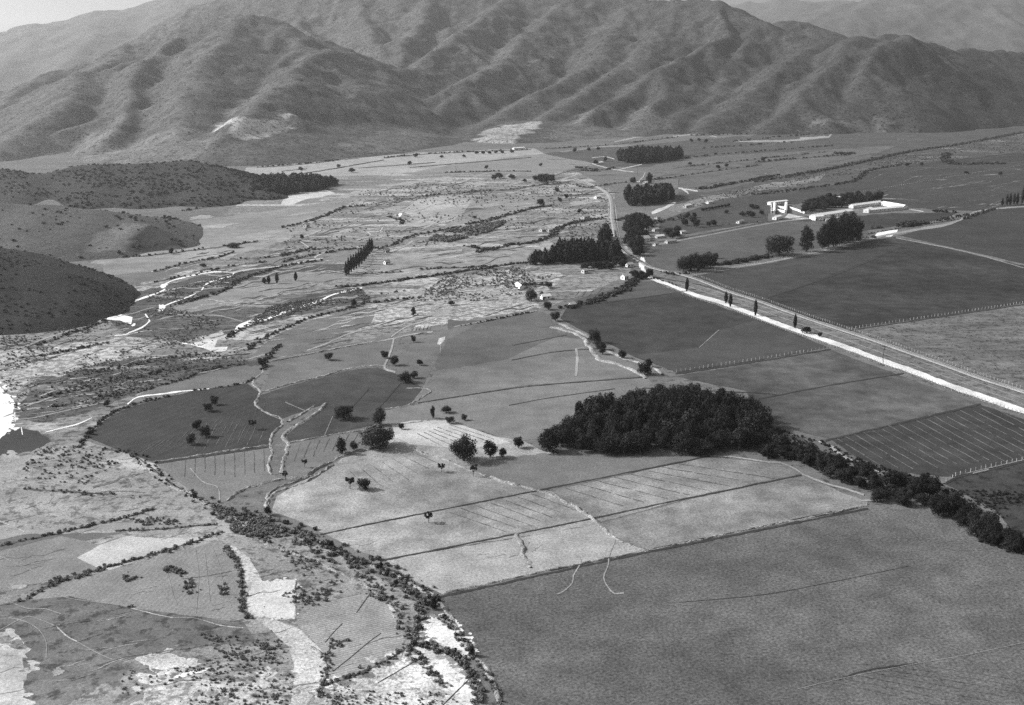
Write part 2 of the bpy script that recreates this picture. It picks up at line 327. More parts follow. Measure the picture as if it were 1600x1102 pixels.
field([(244, 725), (330, 713), (420, 699), (424, 710), (419, 728), (424, 740), (436, 748), (390, 760), (370, 768), (352, 784), (310, 778), (270, 750)], T(0.135), 'crop_field')
field([(453, 694), (509, 683), (569, 673), (612, 662), (600, 690), (560, 703), (531, 712), (505, 726), (478, 744), (448, 748), (447, 713)], T(0.125), 'crop_field')
field([(425, 700), (446, 685), (452, 695), (446, 712), (442, 738), (430, 742), (421, 728)], T(0.12, mid=.5), 'dry_channel')
field([(601, 642), (637, 636), (658, 630), (640, 662), (600, 668)], T(0.125), 'crop_field')
field([(432, 776), (470, 752), (495, 744), (535, 716), (580, 704), (600, 692), (636, 668), (700, 660), (760, 680), (820, 690), (850, 706), (900, 714), (780, 752), (838, 766), (600, 815), (505, 834), (462, 812), (424, 800)], T(0.185, big=.6, mid=.5, fine=.5), 'stubble_field')
field([(612, 664), (640, 658), (700, 657), (760, 678), (800, 692), (720, 702), (640, 694), (618, 684)], T(0.225, big=.2, mid=.3), 'stubble_field')
field([(735, 735), (760, 720), (850, 708), (905, 714), (1105, 714), (862, 765), (830, 763)], T(0.125, big=.15), 'crop_field')
field([(508, 834), (600, 816), (838, 768), (862, 767), (905, 797), (935, 820), (600, 873), (560, 862)], T(0.195, big=.55, mid=.5, fine=.5), 'stubble_field')
field([(862, 767), (1110, 714), (1230, 728), (1250, 741), (1090, 775), (940, 816), (905, 795)], T(0.155, big=.5, mid=.5, fine=.5), 'stubble_field')
field([(602, 875), (935, 820), (958, 840), (1008, 861), (850, 892), (690, 928), (640, 905)], T(0.205, big=.2, mid=.3, fine=.45), 'stubble_field')
field([(958, 840), (936, 819), (1090, 778), (1250, 744), (1356, 785), (1354, 790), (1180, 826), (1014, 860)], T(0.150, big=.5, mid=.5, fine=.5), 'stubble_field')
TM[0] = 0.85
field([(686, 934), (860, 895), (1012, 864), (1200, 828), (1358, 795), (1440, 796), (1490, 808), (1530, 845), (1600, 868), (2000, 960), (2000, 1500), (900, 1500), (800, 1120), (775, 1060), (742, 1020), (712, 968)], T(0.118, big=.38, mid=.35, fine=.7, rows=(35, 1.3, .05)), 'crop_field')
# --- lower left
TM[0] = 1.45
field([(-500, 760), (0, 715), (60, 700), (140, 690), (190, 706), (240, 724), (300, 770), (345, 800), (500, 850), (640, 930), (700, 1010), (790, 1130), (820, 1500), (-500, 1500)], soil('dry_pasture', 0.21, 0.3, 0.35, 0.5, stretch=(FLOW, 1.8), patches=(0.60, 0.3, 0.02), specks=.9), 'pasture', 1.5)
field([(-60, 690), (18, 668), (60, 674), (80, 690), (50, 706), (0, 716), (-60, 730)], T(0.045, big=.3), 'dark_ground', 2)  # patch much darker than the ground around it
field([(-160, 640), (-60, 560), (0, 603), (15, 617), (25, 632), (20, 645), (18, 666), (0, 686), (-80, 720)], WHITE, 'gravel_bar', 2.5, 4)
field([(-40, 735), (14, 715), (42, 712), (35, 748), (-40, 750)], PALE, 'dry_field')
field([(0, 830), (60, 828), (140, 818), (270, 816), (330, 822), (200, 828), (100, 832), (20, 850), (-60, 860)], T(0.155), 'crop_field')
field([(-60, 855), (40, 835), (200, 832), (110, 850), (-60, 880)], T(0.09), 'crop_field')
field([(-100, 900), (0, 862), (95, 838), (155, 851), (190, 838), (150, 870), (160, 886), (100, 905), (0, 920), (-100, 940)], T(0.125), 'crop_field')
field([(155, 852), (200, 838), (290, 842), (335, 838), (240, 868), (165, 893), (120, 872)], T(0.20), 'crop_field')
field([(-100, 965), (20, 935), (100, 912), (250, 870), (345, 845), (372, 880), (378, 930), (380, 965), (300, 965), (210, 950), (120, 938), (60, 940)], T(0.135, big=.2, rows=(80, 1.6, .06)), 'crop_field')
field([(-200, 1000), (20, 940), (110, 932), (210, 952), (380, 972), (402, 1004), (300, 1010), (210, 1030), (150, 1046), (60, 1045), (-200, 1040)], T(0.095, big=.2, mid=.4, specks=.8), 'crop_field')
field([(-200, 1010), (10, 1000), (35, 1018), (38, 1070), (30, 1200), (-200, 1200)], T(0.19, big=.4, mid=.5), 'dry_field', 2)
field([(38, 1040), (80, 1030), (120, 1040), (160, 1030), (210, 1035), (190, 1060), (150, 1075), (110, 1100), (60, 1120), (38, 1180)], T(.105, big=.3, mid=.5, specks=.8), 'rough_ground', 5)
field([(210, 1030), (260, 1018), (275, 1024), (330, 1052), (385, 1085), (440, 1110), (330, 1110)], SAND, 'sandy_field', 2, 5)
field([(350, 853), (368, 855), (390, 872), (408, 905), (415, 940), (405, 970), (390, 965), (384, 930), (382, 895), (370, 873)], SAND, 'dry_channel', 1.2, 4)
field([(385, 945), (395, 912), (420, 906), (462, 906), (461, 968), (405, 966)], T(0.23, big=.2, mid=.3), 'sandy_field', 1.5, 5)
field([(395, 963), (430, 968), (470, 985), (505, 1020), (508, 1060), (480, 1100), (500, 1180), (440, 1180), (458, 1080), (460, 1040), (450, 1010), (425, 985)], SAND, 'dry_channel', 1.2, 4)
field([(462, 972), (490, 948), (520, 938), (575, 928), (612, 950), (628, 980), (632, 1008), (610, 1030), (560, 1055), (515, 1072), (512, 1040), (505, 1018)], T(0.15, big=.25, mid=.35, rows=(28, 1.1, .2)), 'vineyard')
field([(500, 1085), (560, 1060), (630, 1022), (660, 1040), (690, 1070), (720, 1110), (740, 1200), (520, 1200), (505, 1120)], soil('white_sand', 0.38, 0.3, 0.6, 0.7, specks=.7), 'sandy_ground', 4, 5)
field([(230, 1075), (300, 1045), (390, 1060), (455, 1050), (450, 1130), (300, 1180), (200, 1180)], soil('sandy_scrub', 0.36, 0.2, 0.4, 0.5, specks=1.2), 'sandy_ground', 3)
field([(660, 990), (672, 962), (700, 968), (730, 1005), (745, 1022), (720, 1020), (690, 1010)], T(0.25, mid=.4), 'sandy_ground', 1.5)
field([(655, 1015), (690, 1025), (730, 1055), (745, 1090), (748, 1150), (720, 1150), (700, 1075)], T(0.25, mid=.4), 'sandy_ground', 1.5)

PAST = [m for k, m in MATS.items() if k[0] == 'dry_pasture'][0]
for p_, o_ in list(FIELDS):
    if o_.name.split('.')[0] in ('dry_channel', 'sandy_field', 'sandy_ground', 'gravel_bar') or (o_.name.startswith('dry_field') and p_[0][1] > 600):
        xs_ = [q[0] for q in p_]; sz = min(14, max(4, (max(xs_) - min(xs_)) * .09)); mt = o_.data.materials[0]
        ch = o_.name.startswith('dry_channel'); sz = sz * (.5 if ch else .4 if o_.name.startswith('gravel') else 1)
        sf = o_.name.startswith('sandy_field') or ch
        fringe(p_, mt, 26 if sf else 70, sz * (.6 if sf else 1)); fringe(p_, PAST, 10 if sf else 28, sz * (.5 if sf else .8), 'weed_patches')
# --- pale patches of bare earth scattered over the plain
for a in [(570, 300, 24, 3), (535, 308, 13, 2.5), (698, 280, 13, 4), (682, 295, 18, 4), (742, 289, 20, 4), (822, 303, 14, 2.5), (856, 299, 16, 3.5), (798, 275, 11, 3),
          (705, 332, 26, 6), (540, 361, 13, 3), (528, 370, 11, 4), (445, 374, 11, 4), (620, 325, 13, 3), (854, 384, 11, 7), (507, 312, 8, 2), (640, 286, 46, 2.5),
          (195, 715, 11, 5), (247, 751, 12, 6), (70, 780, 12, 7), (30, 918, 14, 4), (90, 1050, 10, 6), (800, 860, 40, 9), (570, 848, 14, 4), (315, 340, 18, 3), (330, 355, 40, 3), (470, 296, 25, 2),
          (600, 330, 30, 3), (470, 334, 22, 2), (760, 322, 25, 3), (880, 330, 22, 3), (905, 318, 18, 3), (660, 462, 22, 6), (760, 462, 26, 5), (690, 490, 20, 5)]:
    blob(*a, PALE)
for a in [(252, 482, 6, 5), (209, 508, 3, 2), (383, 508, 12, 3), (255, 447, 6, 3), (625, 336, 3, 3), (1004, 412, 6, 9), (300, 1052, 26, 3)]:
    blob(*a, WHITE, 'gravel_bar', -0.25)
field([(167, 498), (175, 490), (184, 487), (194, 486), (188, 491), (207, 496), (205, 507), (199, 505), (188, 501), (168, 500)], WHITE, 'gravel_bar', .6, 4)
field([(683, 538), (686, 529), (696, 526), (694, 533), (687, 539)], SAND, 'threshing_floor', .3)
field([(1366, 369), (1372, 363), (1403, 359), (1401, 364), (1392, 370)], WHITE, 'yard', .3)
field([(1226, 340), (1232, 334), (1255, 339), (1270, 343), (1240, 343)], SAND, 'yard', .3)
field([(1285, 339), (1335, 332), (1334, 336), (1290, 343)], PALE, 'yard', .2); field([(1360, 333), (1378, 326), (1400, 322), (1412, 324)], SAND, 'yard', .2)

# --- white and pale lines: dry channels, tracks, roads
for w, pts in [(3, [(182, 480), (212, 470), (247, 458), (258, 452)]), (2.6, [(250, 448), (260, 443), (274, 437), (291, 433), (306, 430), (326, 426), (346, 425)]),
               (2.2, [(346, 425), (363, 426), (387, 422), (410, 419), (440, 416), (478, 408), (505, 404)]), (2.4, [(315, 454), (320, 446), (331, 440), (348, 435), (362, 432), (366, 426)]),
               (2, [(253, 486), (258, 478), (265, 475), (289, 466), (306, 459)]), (2.8, [(227, 491), (231, 497), (234, 502), (230, 506), (222, 512), (211, 517), (202, 520)]), (2, [(202, 520), (196, 523), (179, 525)]),
               ([4, 6, 5, 3.5, 3, 3, 3, 2.5, 2], [(366, 519), (376, 510), (394, 503), (417, 499), (440, 490), (464, 482), (500, 470), (522, 460), (566, 450)]),
               (2.5, [(285, 537), (297, 538), (317, 543)]), (1.6, [(468, 377), (485, 388)]), (2.5, [(491, 403), (497, 399), (514, 393)]), (2, [(594, 361), (598, 356)]), (1.6, [(574, 363), (580, 367)]),
               (2.4, [(199, 632), (215, 621), (245, 617), (283, 612)]), (1.6, [(283, 612), (327, 608)]), (2, [(103, 668), (122, 663), (144, 653)]), (1.6, [(71, 676), (103, 668)]),
               (1.8, [(23, 645), (24, 660)]), (2, [(33, 668), (35, 680)]), (2, [(90, 981), (105, 995), (120, 1003)]), (1.6, [(205, 951), (240, 960), (270, 966)]), (1.5, [(318, 970), (345, 978), (380, 982)]), (1.5, [(0, 815), (20, 823), (38, 832)]),
               (1.5, [(960, 249), (945, 245), (925, 247)]), (1.5, [(925, 256), (945, 262), (965, 266), (990, 269)]), (1.2, [(965, 266), (985, 261), (1003, 257)]), (1.2, [(1008, 270), (1005, 277), (995, 284)]),
               (4, [(1065, 295), (1073, 300), (1076, 303)]), (2.5, [(1060, 294), (1090, 299)]), (5, [(1018, 333), (1040, 325), (1055, 316)]), (2, [(1420, 327), (1443, 331)]),
               (1.6, [(1303, 308), (1325, 311)])]:
    strip(pts, w * .8 if not isinstance(w, list) else w, WHITE if (pts[0][0] < 420 and 430 < pts[0][1] < 680) else SAND, 'sandy_track', .5)
for w, pts in [(2, [(0, 552), (35, 543), (66, 531), (93, 522), (128, 511), (162, 500)]), (1.5, [(265, 490), (291, 493), (333, 493), (354, 496), (379, 503)]), (2, [(480, 548), (511, 537), (542, 523), (573, 514)]),
               (2.2, [(505, 549), (534, 543), (573, 536), (611, 530), (645, 523), (676, 519)]), (2, [(611, 527), (631, 513), (650, 506), (679, 498)]), (3, [(616, 528), (612, 545), (606, 560), (601, 576), (618, 582)]),
               (1.4, [(689, 539), (688, 552)]), (1.6, [(709, 511), (762, 501), (799, 493), (839, 486)]), (1.5, [(700, 500), (739, 489), (766, 484), (793, 478)]), (1.2, [(882, 434), (907, 432), (960, 427), (985, 424)]),
               (3, [(765, 348), (806, 339)]), (1.5, [(691, 272), (737, 271)]), (3, [(660, 283), (683, 284)]), (2, [(660, 359), (682, 348), (698, 341)]), (2, [(771, 363), (814, 359)]), (2, [(865, 362), (882, 351), (900, 343)]),
               (3, [(660, 399), (722, 391)]), (3, [(669, 407), (722, 399), (743, 393)]), (2.5, [(475, 370), (502, 360)]), (2.5, [(468, 376), (505, 379)]), (3, [(556, 376), (579, 369)]), (1.6, [(536, 343), (559, 344)]),
               (2, [(604, 302), (628, 302)]), (2.5, [(604, 311), (614, 311)]), (3, [(545, 319), (560, 317)]), (2, [(566, 332), (579, 331)]), (2, [(585, 335), (597, 335)]), (2, [(510, 336), (535, 331)]), (2, [(455, 353), (490, 347)]),
               (2.2, [(603, 396), (625, 388), (645, 377)]), (1.5, [(117, 700), (139, 678)]), (1.6, [(29, 656), (54, 653), (95, 644), (163, 629)]), (2, [(297, 732), (318, 754), (340, 762), (343, 782)]), (1.2, [(446, 629), (476, 642)]),
               (1, [(520, 651), (507, 681)]), (1.2, [(0, 985), (40, 965), (60, 968), (90, 980)]), (1.6, [(120, 1003), (150, 1020), (178, 1032)]), (1.4, [(14, 966), (40, 972), (62, 986), (72, 1005), (72, 1030)]), (1.4, [(20, 943), (45, 952), (70, 952), (95, 960)]),
               (1.2, [(75, 922), (110, 936), (180, 945), (205, 951)]), (1.2, [(270, 966), (300, 966), (318, 970)]), (1.6, [(0, 870), (45, 890), (90, 908)]), (1.5, [(260, 890), (272, 935), (277, 945)]), (1.5, [(305, 858), (310, 900), (306, 960)]), (1.3, [(332, 856), (345, 890)]), (1.3, [(345, 897), (352, 925), (362, 950)]), (1.2, [(320, 865), (328, 940)]),
               (2, [(873, 842), (888, 858), (905, 872), (906, 882), (896, 900), (894, 912), (880, 925), (870, 929)]), (2, [(962, 842), (952, 868), (950, 885), (943, 903), (950, 918), (960, 928), (975, 927)]),
               (.9, [(1092, 544), (1120, 519), (1124, 516)]), (4, [(900, 545), (902, 560), (900, 588)]), (1.4, [(902, 545), (920, 542)]), (2, [(1110, 713), (1150, 715), (1195, 722), (1220, 724), (1240, 732), (1255, 742)]), (2.6, [(1255, 742), (1290, 756), (1320, 764), (1350, 774)]),
               (2.5, [(1310, 800), (1335, 792), (1355, 790)]), (2.5, [(1345, 783), (1380, 782)]), (1.2, [(1510, 740), (1600, 719)]), (1.6, [(1520, 740), (1545, 734)]), (1.2, [(1400, 372), (1510, 394), (1600, 419)]), (.8, [(1245, 1078), (1310, 1062), (1420, 1040), (1510, 1024), (1600, 1005)]),
               (2, [(1430, 205), (1500, 180), (1560, 172)]), (3, [(1470, 184), (1505, 181)]), (3, [(1145, 221), (1230, 220), (1290, 214)]), (2.5, [(1250, 216), (1295, 214), (1302, 207)]), (2, [(1050, 214), (1090, 210), (1120, 214)]), (2, [(960, 222), (1010, 212), (1060, 207)])]:
    strip(pts, w, DIM if w < 2 else PALE, 'dirt_track')
ROAD = [(1003, 406), (1004, 420), (1012, 431), (1026, 438), (1045, 445), (1083, 460), (1127, 473), (1170, 489), (1199, 500), (1243, 516), (1316, 541), (1381, 565), (1425, 580), (1479, 601), (1534, 620), (1600, 643), (1900, 748)]
strip(ROAD, [7, 6, 5, 5, 5, 5.5, 6, 6, 6, 6.5, 7, 7.5, 8, 8, 8.5, 9, 11], GRAVEL_ROAD, 'road', .18, 6)
strip([(1000, 408), (990, 398), (976, 388), (969, 376), (966, 362), (963, 340), (961, 322), (956, 308)], [3, 2.5, 2.5, 2.5, 2, 2, 2, 2], PALE, 'road', .2)
strip([(900, 283), (923, 290), (940, 298), (949, 308), (951, 325), (950, 350)], 1.6, PALE, 'dirt_track', .2)
FARM_ROAD = [(1070, 431), (1080, 426), (1120, 421), (1200, 410), (1290, 391), (1370, 371), (1400, 365), (1440, 358), (1480, 351), (1510, 339), (1530, 330), (1600, 323), (1800, 312)]
strip(FARM_ROAD, [2, 2, 2, 2.4, 2.6, 3, 3, 4, 4, 3, 2, 2, 2], DIM, 'farm_road', .2)
strip([(1030, 382), (1100, 369), (1205, 349), (1275, 341)], 1.2, DIM, 'farm_road', .1); strip([(1025, 379), (1100, 366), (1205, 346), (1275, 338)], 1, DITCH, 'ditch', .2)
for dx in (0.35, 0.62):                    # wheel tracks between road and railway
    strip([(1045 + 40 * dx, 445 - 8 * dx), (1170 + 40 * dx, 489 - 14 * dx), (1316 + 30 * dx, 541 - 22 * dx), (1479 + 20 * dx, 601 - 26 * dx), (1620, 650 - 30 * dx)], 1.0, DIM, 'dirt_track', .5)

# --- dark lines: ditches and furrows
for w, pts in [(1.8, [(500, 836), (569, 821), (700, 795), (820, 771), (970, 741), (1110, 713)]), (2.0, [(596, 877), (750, 846), (900, 816), (1050, 784), (1252, 743)]), (3.0, [(684, 934), (860, 896), (1010, 864), (1180, 830), (1356, 795)]), (1.4, [(860, 892), (1010, 860), (1180, 825), (1300, 800)]),
               (1.6, [(1185, 624), (1300, 602), (1412, 584)]), (2.6, [(1290, 689), (1400, 663), (1532, 632)]), (1.2, [(1010, 607), (1206, 616), (1190, 622)]), (2.0, [(1055, 585), (1180, 566), (1298, 546)]), (1.2, [(653, 630), (820, 605), (1012, 589)]), (1.2, [(800, 563), (870, 550), (935, 545)]), (1.0, [(795, 634), (860, 622), (960, 608)]),
               (1.0, [(885, 524), (800, 540)]), (2.0, [(242, 725), (330, 712), (420, 699)]), (1.4, [(550, 637), (577, 607)]), (1.4, [(593, 637), (626, 599)]), (1.6, [(1325, 517), (1500, 491), (1640, 470)]), (3.0, [(1478, 756), (1500, 745), (1545, 735), (1600, 722), (1700, 700)]), (1.0, [(1190, 469), (1300, 432), (1380, 400)]),
               (.6, [(1060, 942), (1190, 930), (1300, 910), (1420, 885)]), (2.2, [(1310, 1062), (1355, 1048), (1434, 1037)]), (1.6, [(690, 1105), (735, 1060)]), (1, [(590, 1068), (655, 1030)]), (1, [(520, 1050), (545, 1030), (575, 1005), (595, 990)]), (1, [(508, 1005), (520, 990), (535, 975)]), (1, [(557, 958), (580, 925)]), (1.0, [(285, 905), (320, 901), (362, 893)]),
               (1.6, [(150, 770), (190, 768), (225, 770)]), (3, [(145, 762), (180, 752), (195, 745), (205, 762)]), (2, [(0, 946), (22, 942)]), (2, [(65, 983), (110, 974), (180, 966)]), (1.5, [(120, 1003), (160, 990)]), (2, [(150, 1040), (200, 1026), (260, 1018), (330, 1008), (380, 1005)]), (1.4, [(470, 272), (520, 264), (600, 250)]), (1, [(560, 263), (680, 254)]), (1, [(440, 268), (480, 264)]), (1.2, [(640, 262), (760, 252), (830, 246)]),
               (1.0, [(1013, 432), (1100, 447), (1150, 465)]), (1.0, [(905, 478), (1000, 466), (1090, 452)])]:
    strip(pts, w, VERGE if pts[0][0] < 420 and pts[0][1] > 730 else DITCH, 'ditch', .5)
# furrows and irrigation lines drawn on single fields
LIGHT_FURROW = soil('pale_furrow', 0.135, 0.1, 0.3, 0.5)
FSOIL = soil('furrow_soil', 0.09, 0.1, 0.3, 0.5); DSOIL = soil('dark_furrow', 0.08, 0.1, 0.3, 0.5)
def furrows(a0, a1, b0, b1, n, w, mat, keep=(0, 1)):
    for k in range(n):
        t = k / (n - 1); s = np.array(a0) * (1 - t) + np.array(a1) * t; e = np.array(b0) * (1 - t) + np.array(b1) * t
        s, e = s + (e - s) * (keep[0] + rng.uniform(-.03, .05)), s + (e - s) * (keep[1] + rng.uniform(-.12, .0))
        u = 0.0; FV, FF = [], []; mid_ = np.array([(s + e) / 2]); own = [o for p_, o in FIELDS if inside(mid_, p_)[0]]
        while u < .97:
            u1 = min(1.0, u + rng.uniform(.15, .6)); jj = lambda: np.array([rng.uniform(-.5, .5), rng.uniform(-.35, .35)])
            if u1 - u > .06:
                v_, f_ = strip_geo([s + (e - s) * u + jj(), s + (e - s) * (u + u1) / 2 + jj(), s + (e - s) * u1 + jj()], w * rng.uniform(.5, .8), .9, 4); o_ = len(FV); FV += v_; FF += [tuple(q + o_ for q in f) for f in f_]
            u = u1 + rng.uniform(.0, .06)
        if FF:
            fo = link('furrow', mesh('furrow', FV, FF, mat), own[-1] if own else None)
            if not own: tag(fo, kind='structure')
furrows((1305, 684), (1545, 634), (1400, 742), (1720, 724), 18, 1.1, LIGHT_FURROW, (0, .93))
furrows((245, 690), (418, 622), (205, 712), (388, 698), 17, 0.8, FSOIL, (.1, .9)); furrows((330, 650), (432, 664), (300, 708), (418, 696), 8, 1.1, LIGHT_FURROW, (.2, .95))
furrows((290, 718), (412, 701), (288, 752), (414, 752), 9, 1.2, DSOIL, (0, .85)); furrows((470, 692), (560, 676), (456, 730), (545, 704), 7, 1.2, DSOIL, (0, .8))
furrows((640, 672), (690, 660), (720, 712), (830, 706), 7, 0.9, DSOIL, (.1, .7)); furrows((880, 762), (1060, 725), (985, 795), (1210, 748), 8, 1.0, DSOIL); furrows((700, 800), (830, 772), (800, 835), (905, 800), 7, 1.0, DSOIL)
furrows((540, 730), (640, 705), (600, 790), (720, 740), 7, 0.8, DSOIL, (.1, .7)); furrows((1270, 1060), (1440, 1040), (1500, 1110), (1700, 1080), 7, 1.1, FSOIL, (.02, .95)); furrows((480, 958), (500, 945), (512, 1010), (528, 990), 3, 1.0, PALE)
furrows((646, 512), (675, 509), (643, 519), (672, 516), 6, 1.0, DITCH); furrows((905, 455), (940, 452), (897, 466), (930, 463), 4, 0.8, DITCH)

# --- the fine web of dry rills, paths and small plots on the braided plain
def web(poly, n, mats, wid, lng, name):
    xs = [p[0] for p in poly]; ys = [p[1] for p in poly]; buf = {id(m): ([], [], m) for m in mats}; k = 0; zc = 0
    while k < n:
        x = rng.uniform(min(xs), max(xs)); y = rng.uniform(min(ys), max(ys))
        if not inside(np.array([[x, y]]), poly)[0]: continue
        k += 1; L = rng.uniform(*lng); sl = -0.15 + rng.gauss(0, .07) - (.05 if y > 480 else 0); v, f, m = buf[id(rng.choice(mats))]; zc += 1
        pts = [(x + (t - .5) * L, y + sl * (t - .5) * L + rng.gauss(0, .022 * L)) for t in np.linspace(0, 1, 5)]; w0 = rng.uniform(*wid); c = catmull(pts, 4); o = len(v)
        for i, p in enumerate(c):
            hw = w0 / 2 * (.25 + 1.3 * float(vnoise(i * .5, k * 3.3, 7))) * min(1, .25 + i * .4, .25 + (len(c) - 1 - i) * .4)
            for s_ in (-1, 1): g = G(p[0], p[1] + s_ * hw); v.append((g[0], g[1], .124 + (zc % 50) * .0002))
        f += [(o + 2 * i, o + 2 * i + 1, o + 2 * i + 3, o + 2 * i + 2) for i in range(len(c) - 1)]
    for v, f, m in buf.values():
        if f: tag(link(name, mesh(name, v, f, m)), kind='stuff')
PLAIN = [(0, 525), (170, 505), (250, 450), (300, 400), (440, 360), (560, 300), (700, 272), (900, 275), (945, 300), (948, 345), (900, 375), (830, 410), (870, 430), (840, 480), (700, 500), (560, 530), (420, 560), (220, 610), (60, 655), (20, 640)]
web(PLAIN, 420, [PALE, DIM, SCRUB_L], (.6, 2.2), (14, 70), 'dry_rills'); web(PLAIN, 230, [DITCH, SCRUB_D, SCRUB_D], (.5, 1.9), (16, 80), 'damp_rills')
web([(0, 760), (140, 700), (300, 780), (400, 830), (600, 930), (640, 1010), (480, 1090), (0, 1090)], 90, [PALE, DIM, VERGE], (.5, 1.4), (15, 70), 'dry_rills')
web([(850, 245), (1200, 215), (1600, 175), (1600, 330), (1200, 310), (960, 290)], 110, [SCRUB_D], (.5, 1.5), (20, 110), 'damp_rills')
# --- banks of stones and earth
for w, h, pts in [(3.2, .9, [(634, 697), (661, 708), (702, 721), (735, 735), (781, 751), (820, 762), (860, 773), (905, 797), (935, 819), (957, 838), (985, 852), (1012, 861)]),
                  (2.4, .8, [(354, 783), (370, 770), (389, 761), (400, 760), (441, 749), (476, 746), (490, 735), (509, 727), (531, 715), (552, 706), (577, 703), (605, 692)]), (2.4, .8, [(416, 794), (420, 773), (435, 762), (468, 751), (492, 743)]),
                  (2.6, .8, [(414, 792), (426, 772), (445, 764), (475, 754), (498, 741), (520, 727)]),
                  (2.5, .7, [(424, 742), (420, 727), (426, 708), (423, 694), (427, 678), (441, 664), (438, 653), (416, 645), (400, 632), (408, 613)]), (3.5, .7, [(440, 740), (446, 711), (452, 694), (445, 689), (444, 681), (460, 667), (493, 647), (509, 631)]), (3, .6, [(450, 660), (470, 648), (490, 634)]),
                  (2.2, .6, [(601, 640), (637, 633), (672, 613), (660, 607), (634, 607)]), (2, .6, [(648, 628), (672, 613)]), (2.2, .7, [(408, 613), (454, 600), (509, 587), (541, 577), (585, 572), (607, 572)]), (2.2, .7, [(424, 565), (482, 554), (563, 538), (667, 520)]), (2, .7, [(452, 692), (509, 682), (569, 672), (588, 665), (634, 662), (672, 657)]),
                  (1.8, .7, [(683, 930), (760, 913), (860, 891), (1010, 861), (1100, 842), (1180, 825), (1260, 810), (1356, 791)]), (4, .8, [(805, 835), (815, 850), (820, 870), (830, 888)]), (2.5, .6, [(413, 576), (408, 584), (395, 598), (402, 606), (410, 614)]),
                  (6, 1.2, [(860, 512), (880, 516), (905, 524), (920, 538), (935, 560), (960, 568), (990, 578), (1008, 592)]), (5, 1.0, [(875, 506), (900, 517), (925, 530)]), (4, 1.0, [(945, 548), (980, 562), (1020, 574), (1035, 586)]), (3, .8, [(1280, 690), (1300, 700), (1315, 712), (1340, 724), (1375, 738)]),
                  (3, .7, [(222, 728), (250, 745), (270, 762), (300, 772), (320, 790)]), (2.5, .7, [(486, 1012), (500, 1022), (508, 1045), (500, 1070)]), (3, .8, [(415, 850), (450, 862), (490, 875), (520, 890), (560, 908), (590, 928), (610, 945), (620, 965)]), (3, .8, [(560, 880), (600, 890), (640, 910), (680, 935), (700, 960), (715, 990), (735, 1020), (760, 1045), (775, 1075), (782, 1105)]),
                  (2, .6, [(240, 722), (330, 709), (420, 696)]), (1.5, .5, [(462, 908), (461, 968)])]:
    bank(pts, w, h, RUBBLE)

# ------------------------------------------------------------------ hills and mountains
def ridge_height(X, Y, ridges, warp=45.0, k=0.045, seed=0, detail=1.0):
    X = X.astype(np.float32); Y = Y.astype(np.float32); k = np.float32(k)
    wx = X + warp * 2 * (fbm(X / 380, Y / 380, 5, seed + 1) - .5); wy = Y + warp * 2 * (fbm(X / 380 + 40, Y / 380, 5, seed + 2) - .5)
    wx = wx.astype(np.float32); wy = wy.astype(np.float32); acc = np.full(X.shape, -60.0 * k, np.float32)
    for pts, slope, rnd in ridges:
        best = np.full(X.shape, -1e9, np.float32)
        for a, b in zip(pts[:-1], pts[1:]):
            a = [float(q) for q in a]; b = [float(q) for q in b]; dx, dy = b[0] - a[0], b[1] - a[1]; L2 = dx * dx + dy * dy
            t = np.clip(((wx - a[0]) * dx + (wy - a[1]) * dy) / L2, 0, 1)
            d = np.hypot(wx - (a[0] + dx * t), wy - (a[1] + dy * t))
            best = np.maximum(best, a[2] + (b[2] - a[2]) * t - slope * (np.sqrt(d * d + rnd * rnd) - rnd))
        acc = np.logaddexp(acc, best * k)
    h = acc / k
    s = np.clip(h / 120, 0, 1.2)
    rg = 1 - np.abs(2 * fbm(wx / 170, wy / 230, 5, seed + 5) - 1) * 2
    h = h + detail * s * (rg * 8 - 3 + (1 - np.abs(2 * fbm(wx / 62, wy / 80, 4, seed + 9, .62) - 1) * 2) * 6 - 3)
    return h
def terrain(name, x0, x1, y0, y1, step, hfun, mat, tone_fun=None):
    xs = np.arange(x0, x1 + step, step); ys = np.arange(y0, y1 + step, step); X, Y = np.meshgrid(xs, ys); Z = np.maximum(hfun(X, Y), -8)
    nx, ny = len(xs), len(ys); idx = np.arange(nx * ny).reshape(ny, nx)
    f = np.stack([idx[:-1, :-1], idx[:-1, 1:], idx[1:, 1:], idx[1:, :-1]], -1).reshape(-1, 4)
    zz = Z.ravel(); f = f[(zz[f] > -6).any(1)]
    used = np.zeros(nx * ny, bool); used[f.ravel()] = True; remap = np.cumsum(used) - 1
    v = np.stack([X, Y, Z], -1).reshape(-1, 3)[used]
    me = mesh(name, v, remap[f], mat, True)
    at = me.attributes.new('tone', 'FLOAT', 'POINT'); at.data.foreach_set('value', (tone_fun(v) if tone_fun else np.ones(len(v))).astype(np.float32))
    return tag(link(name, me), kind='structure')
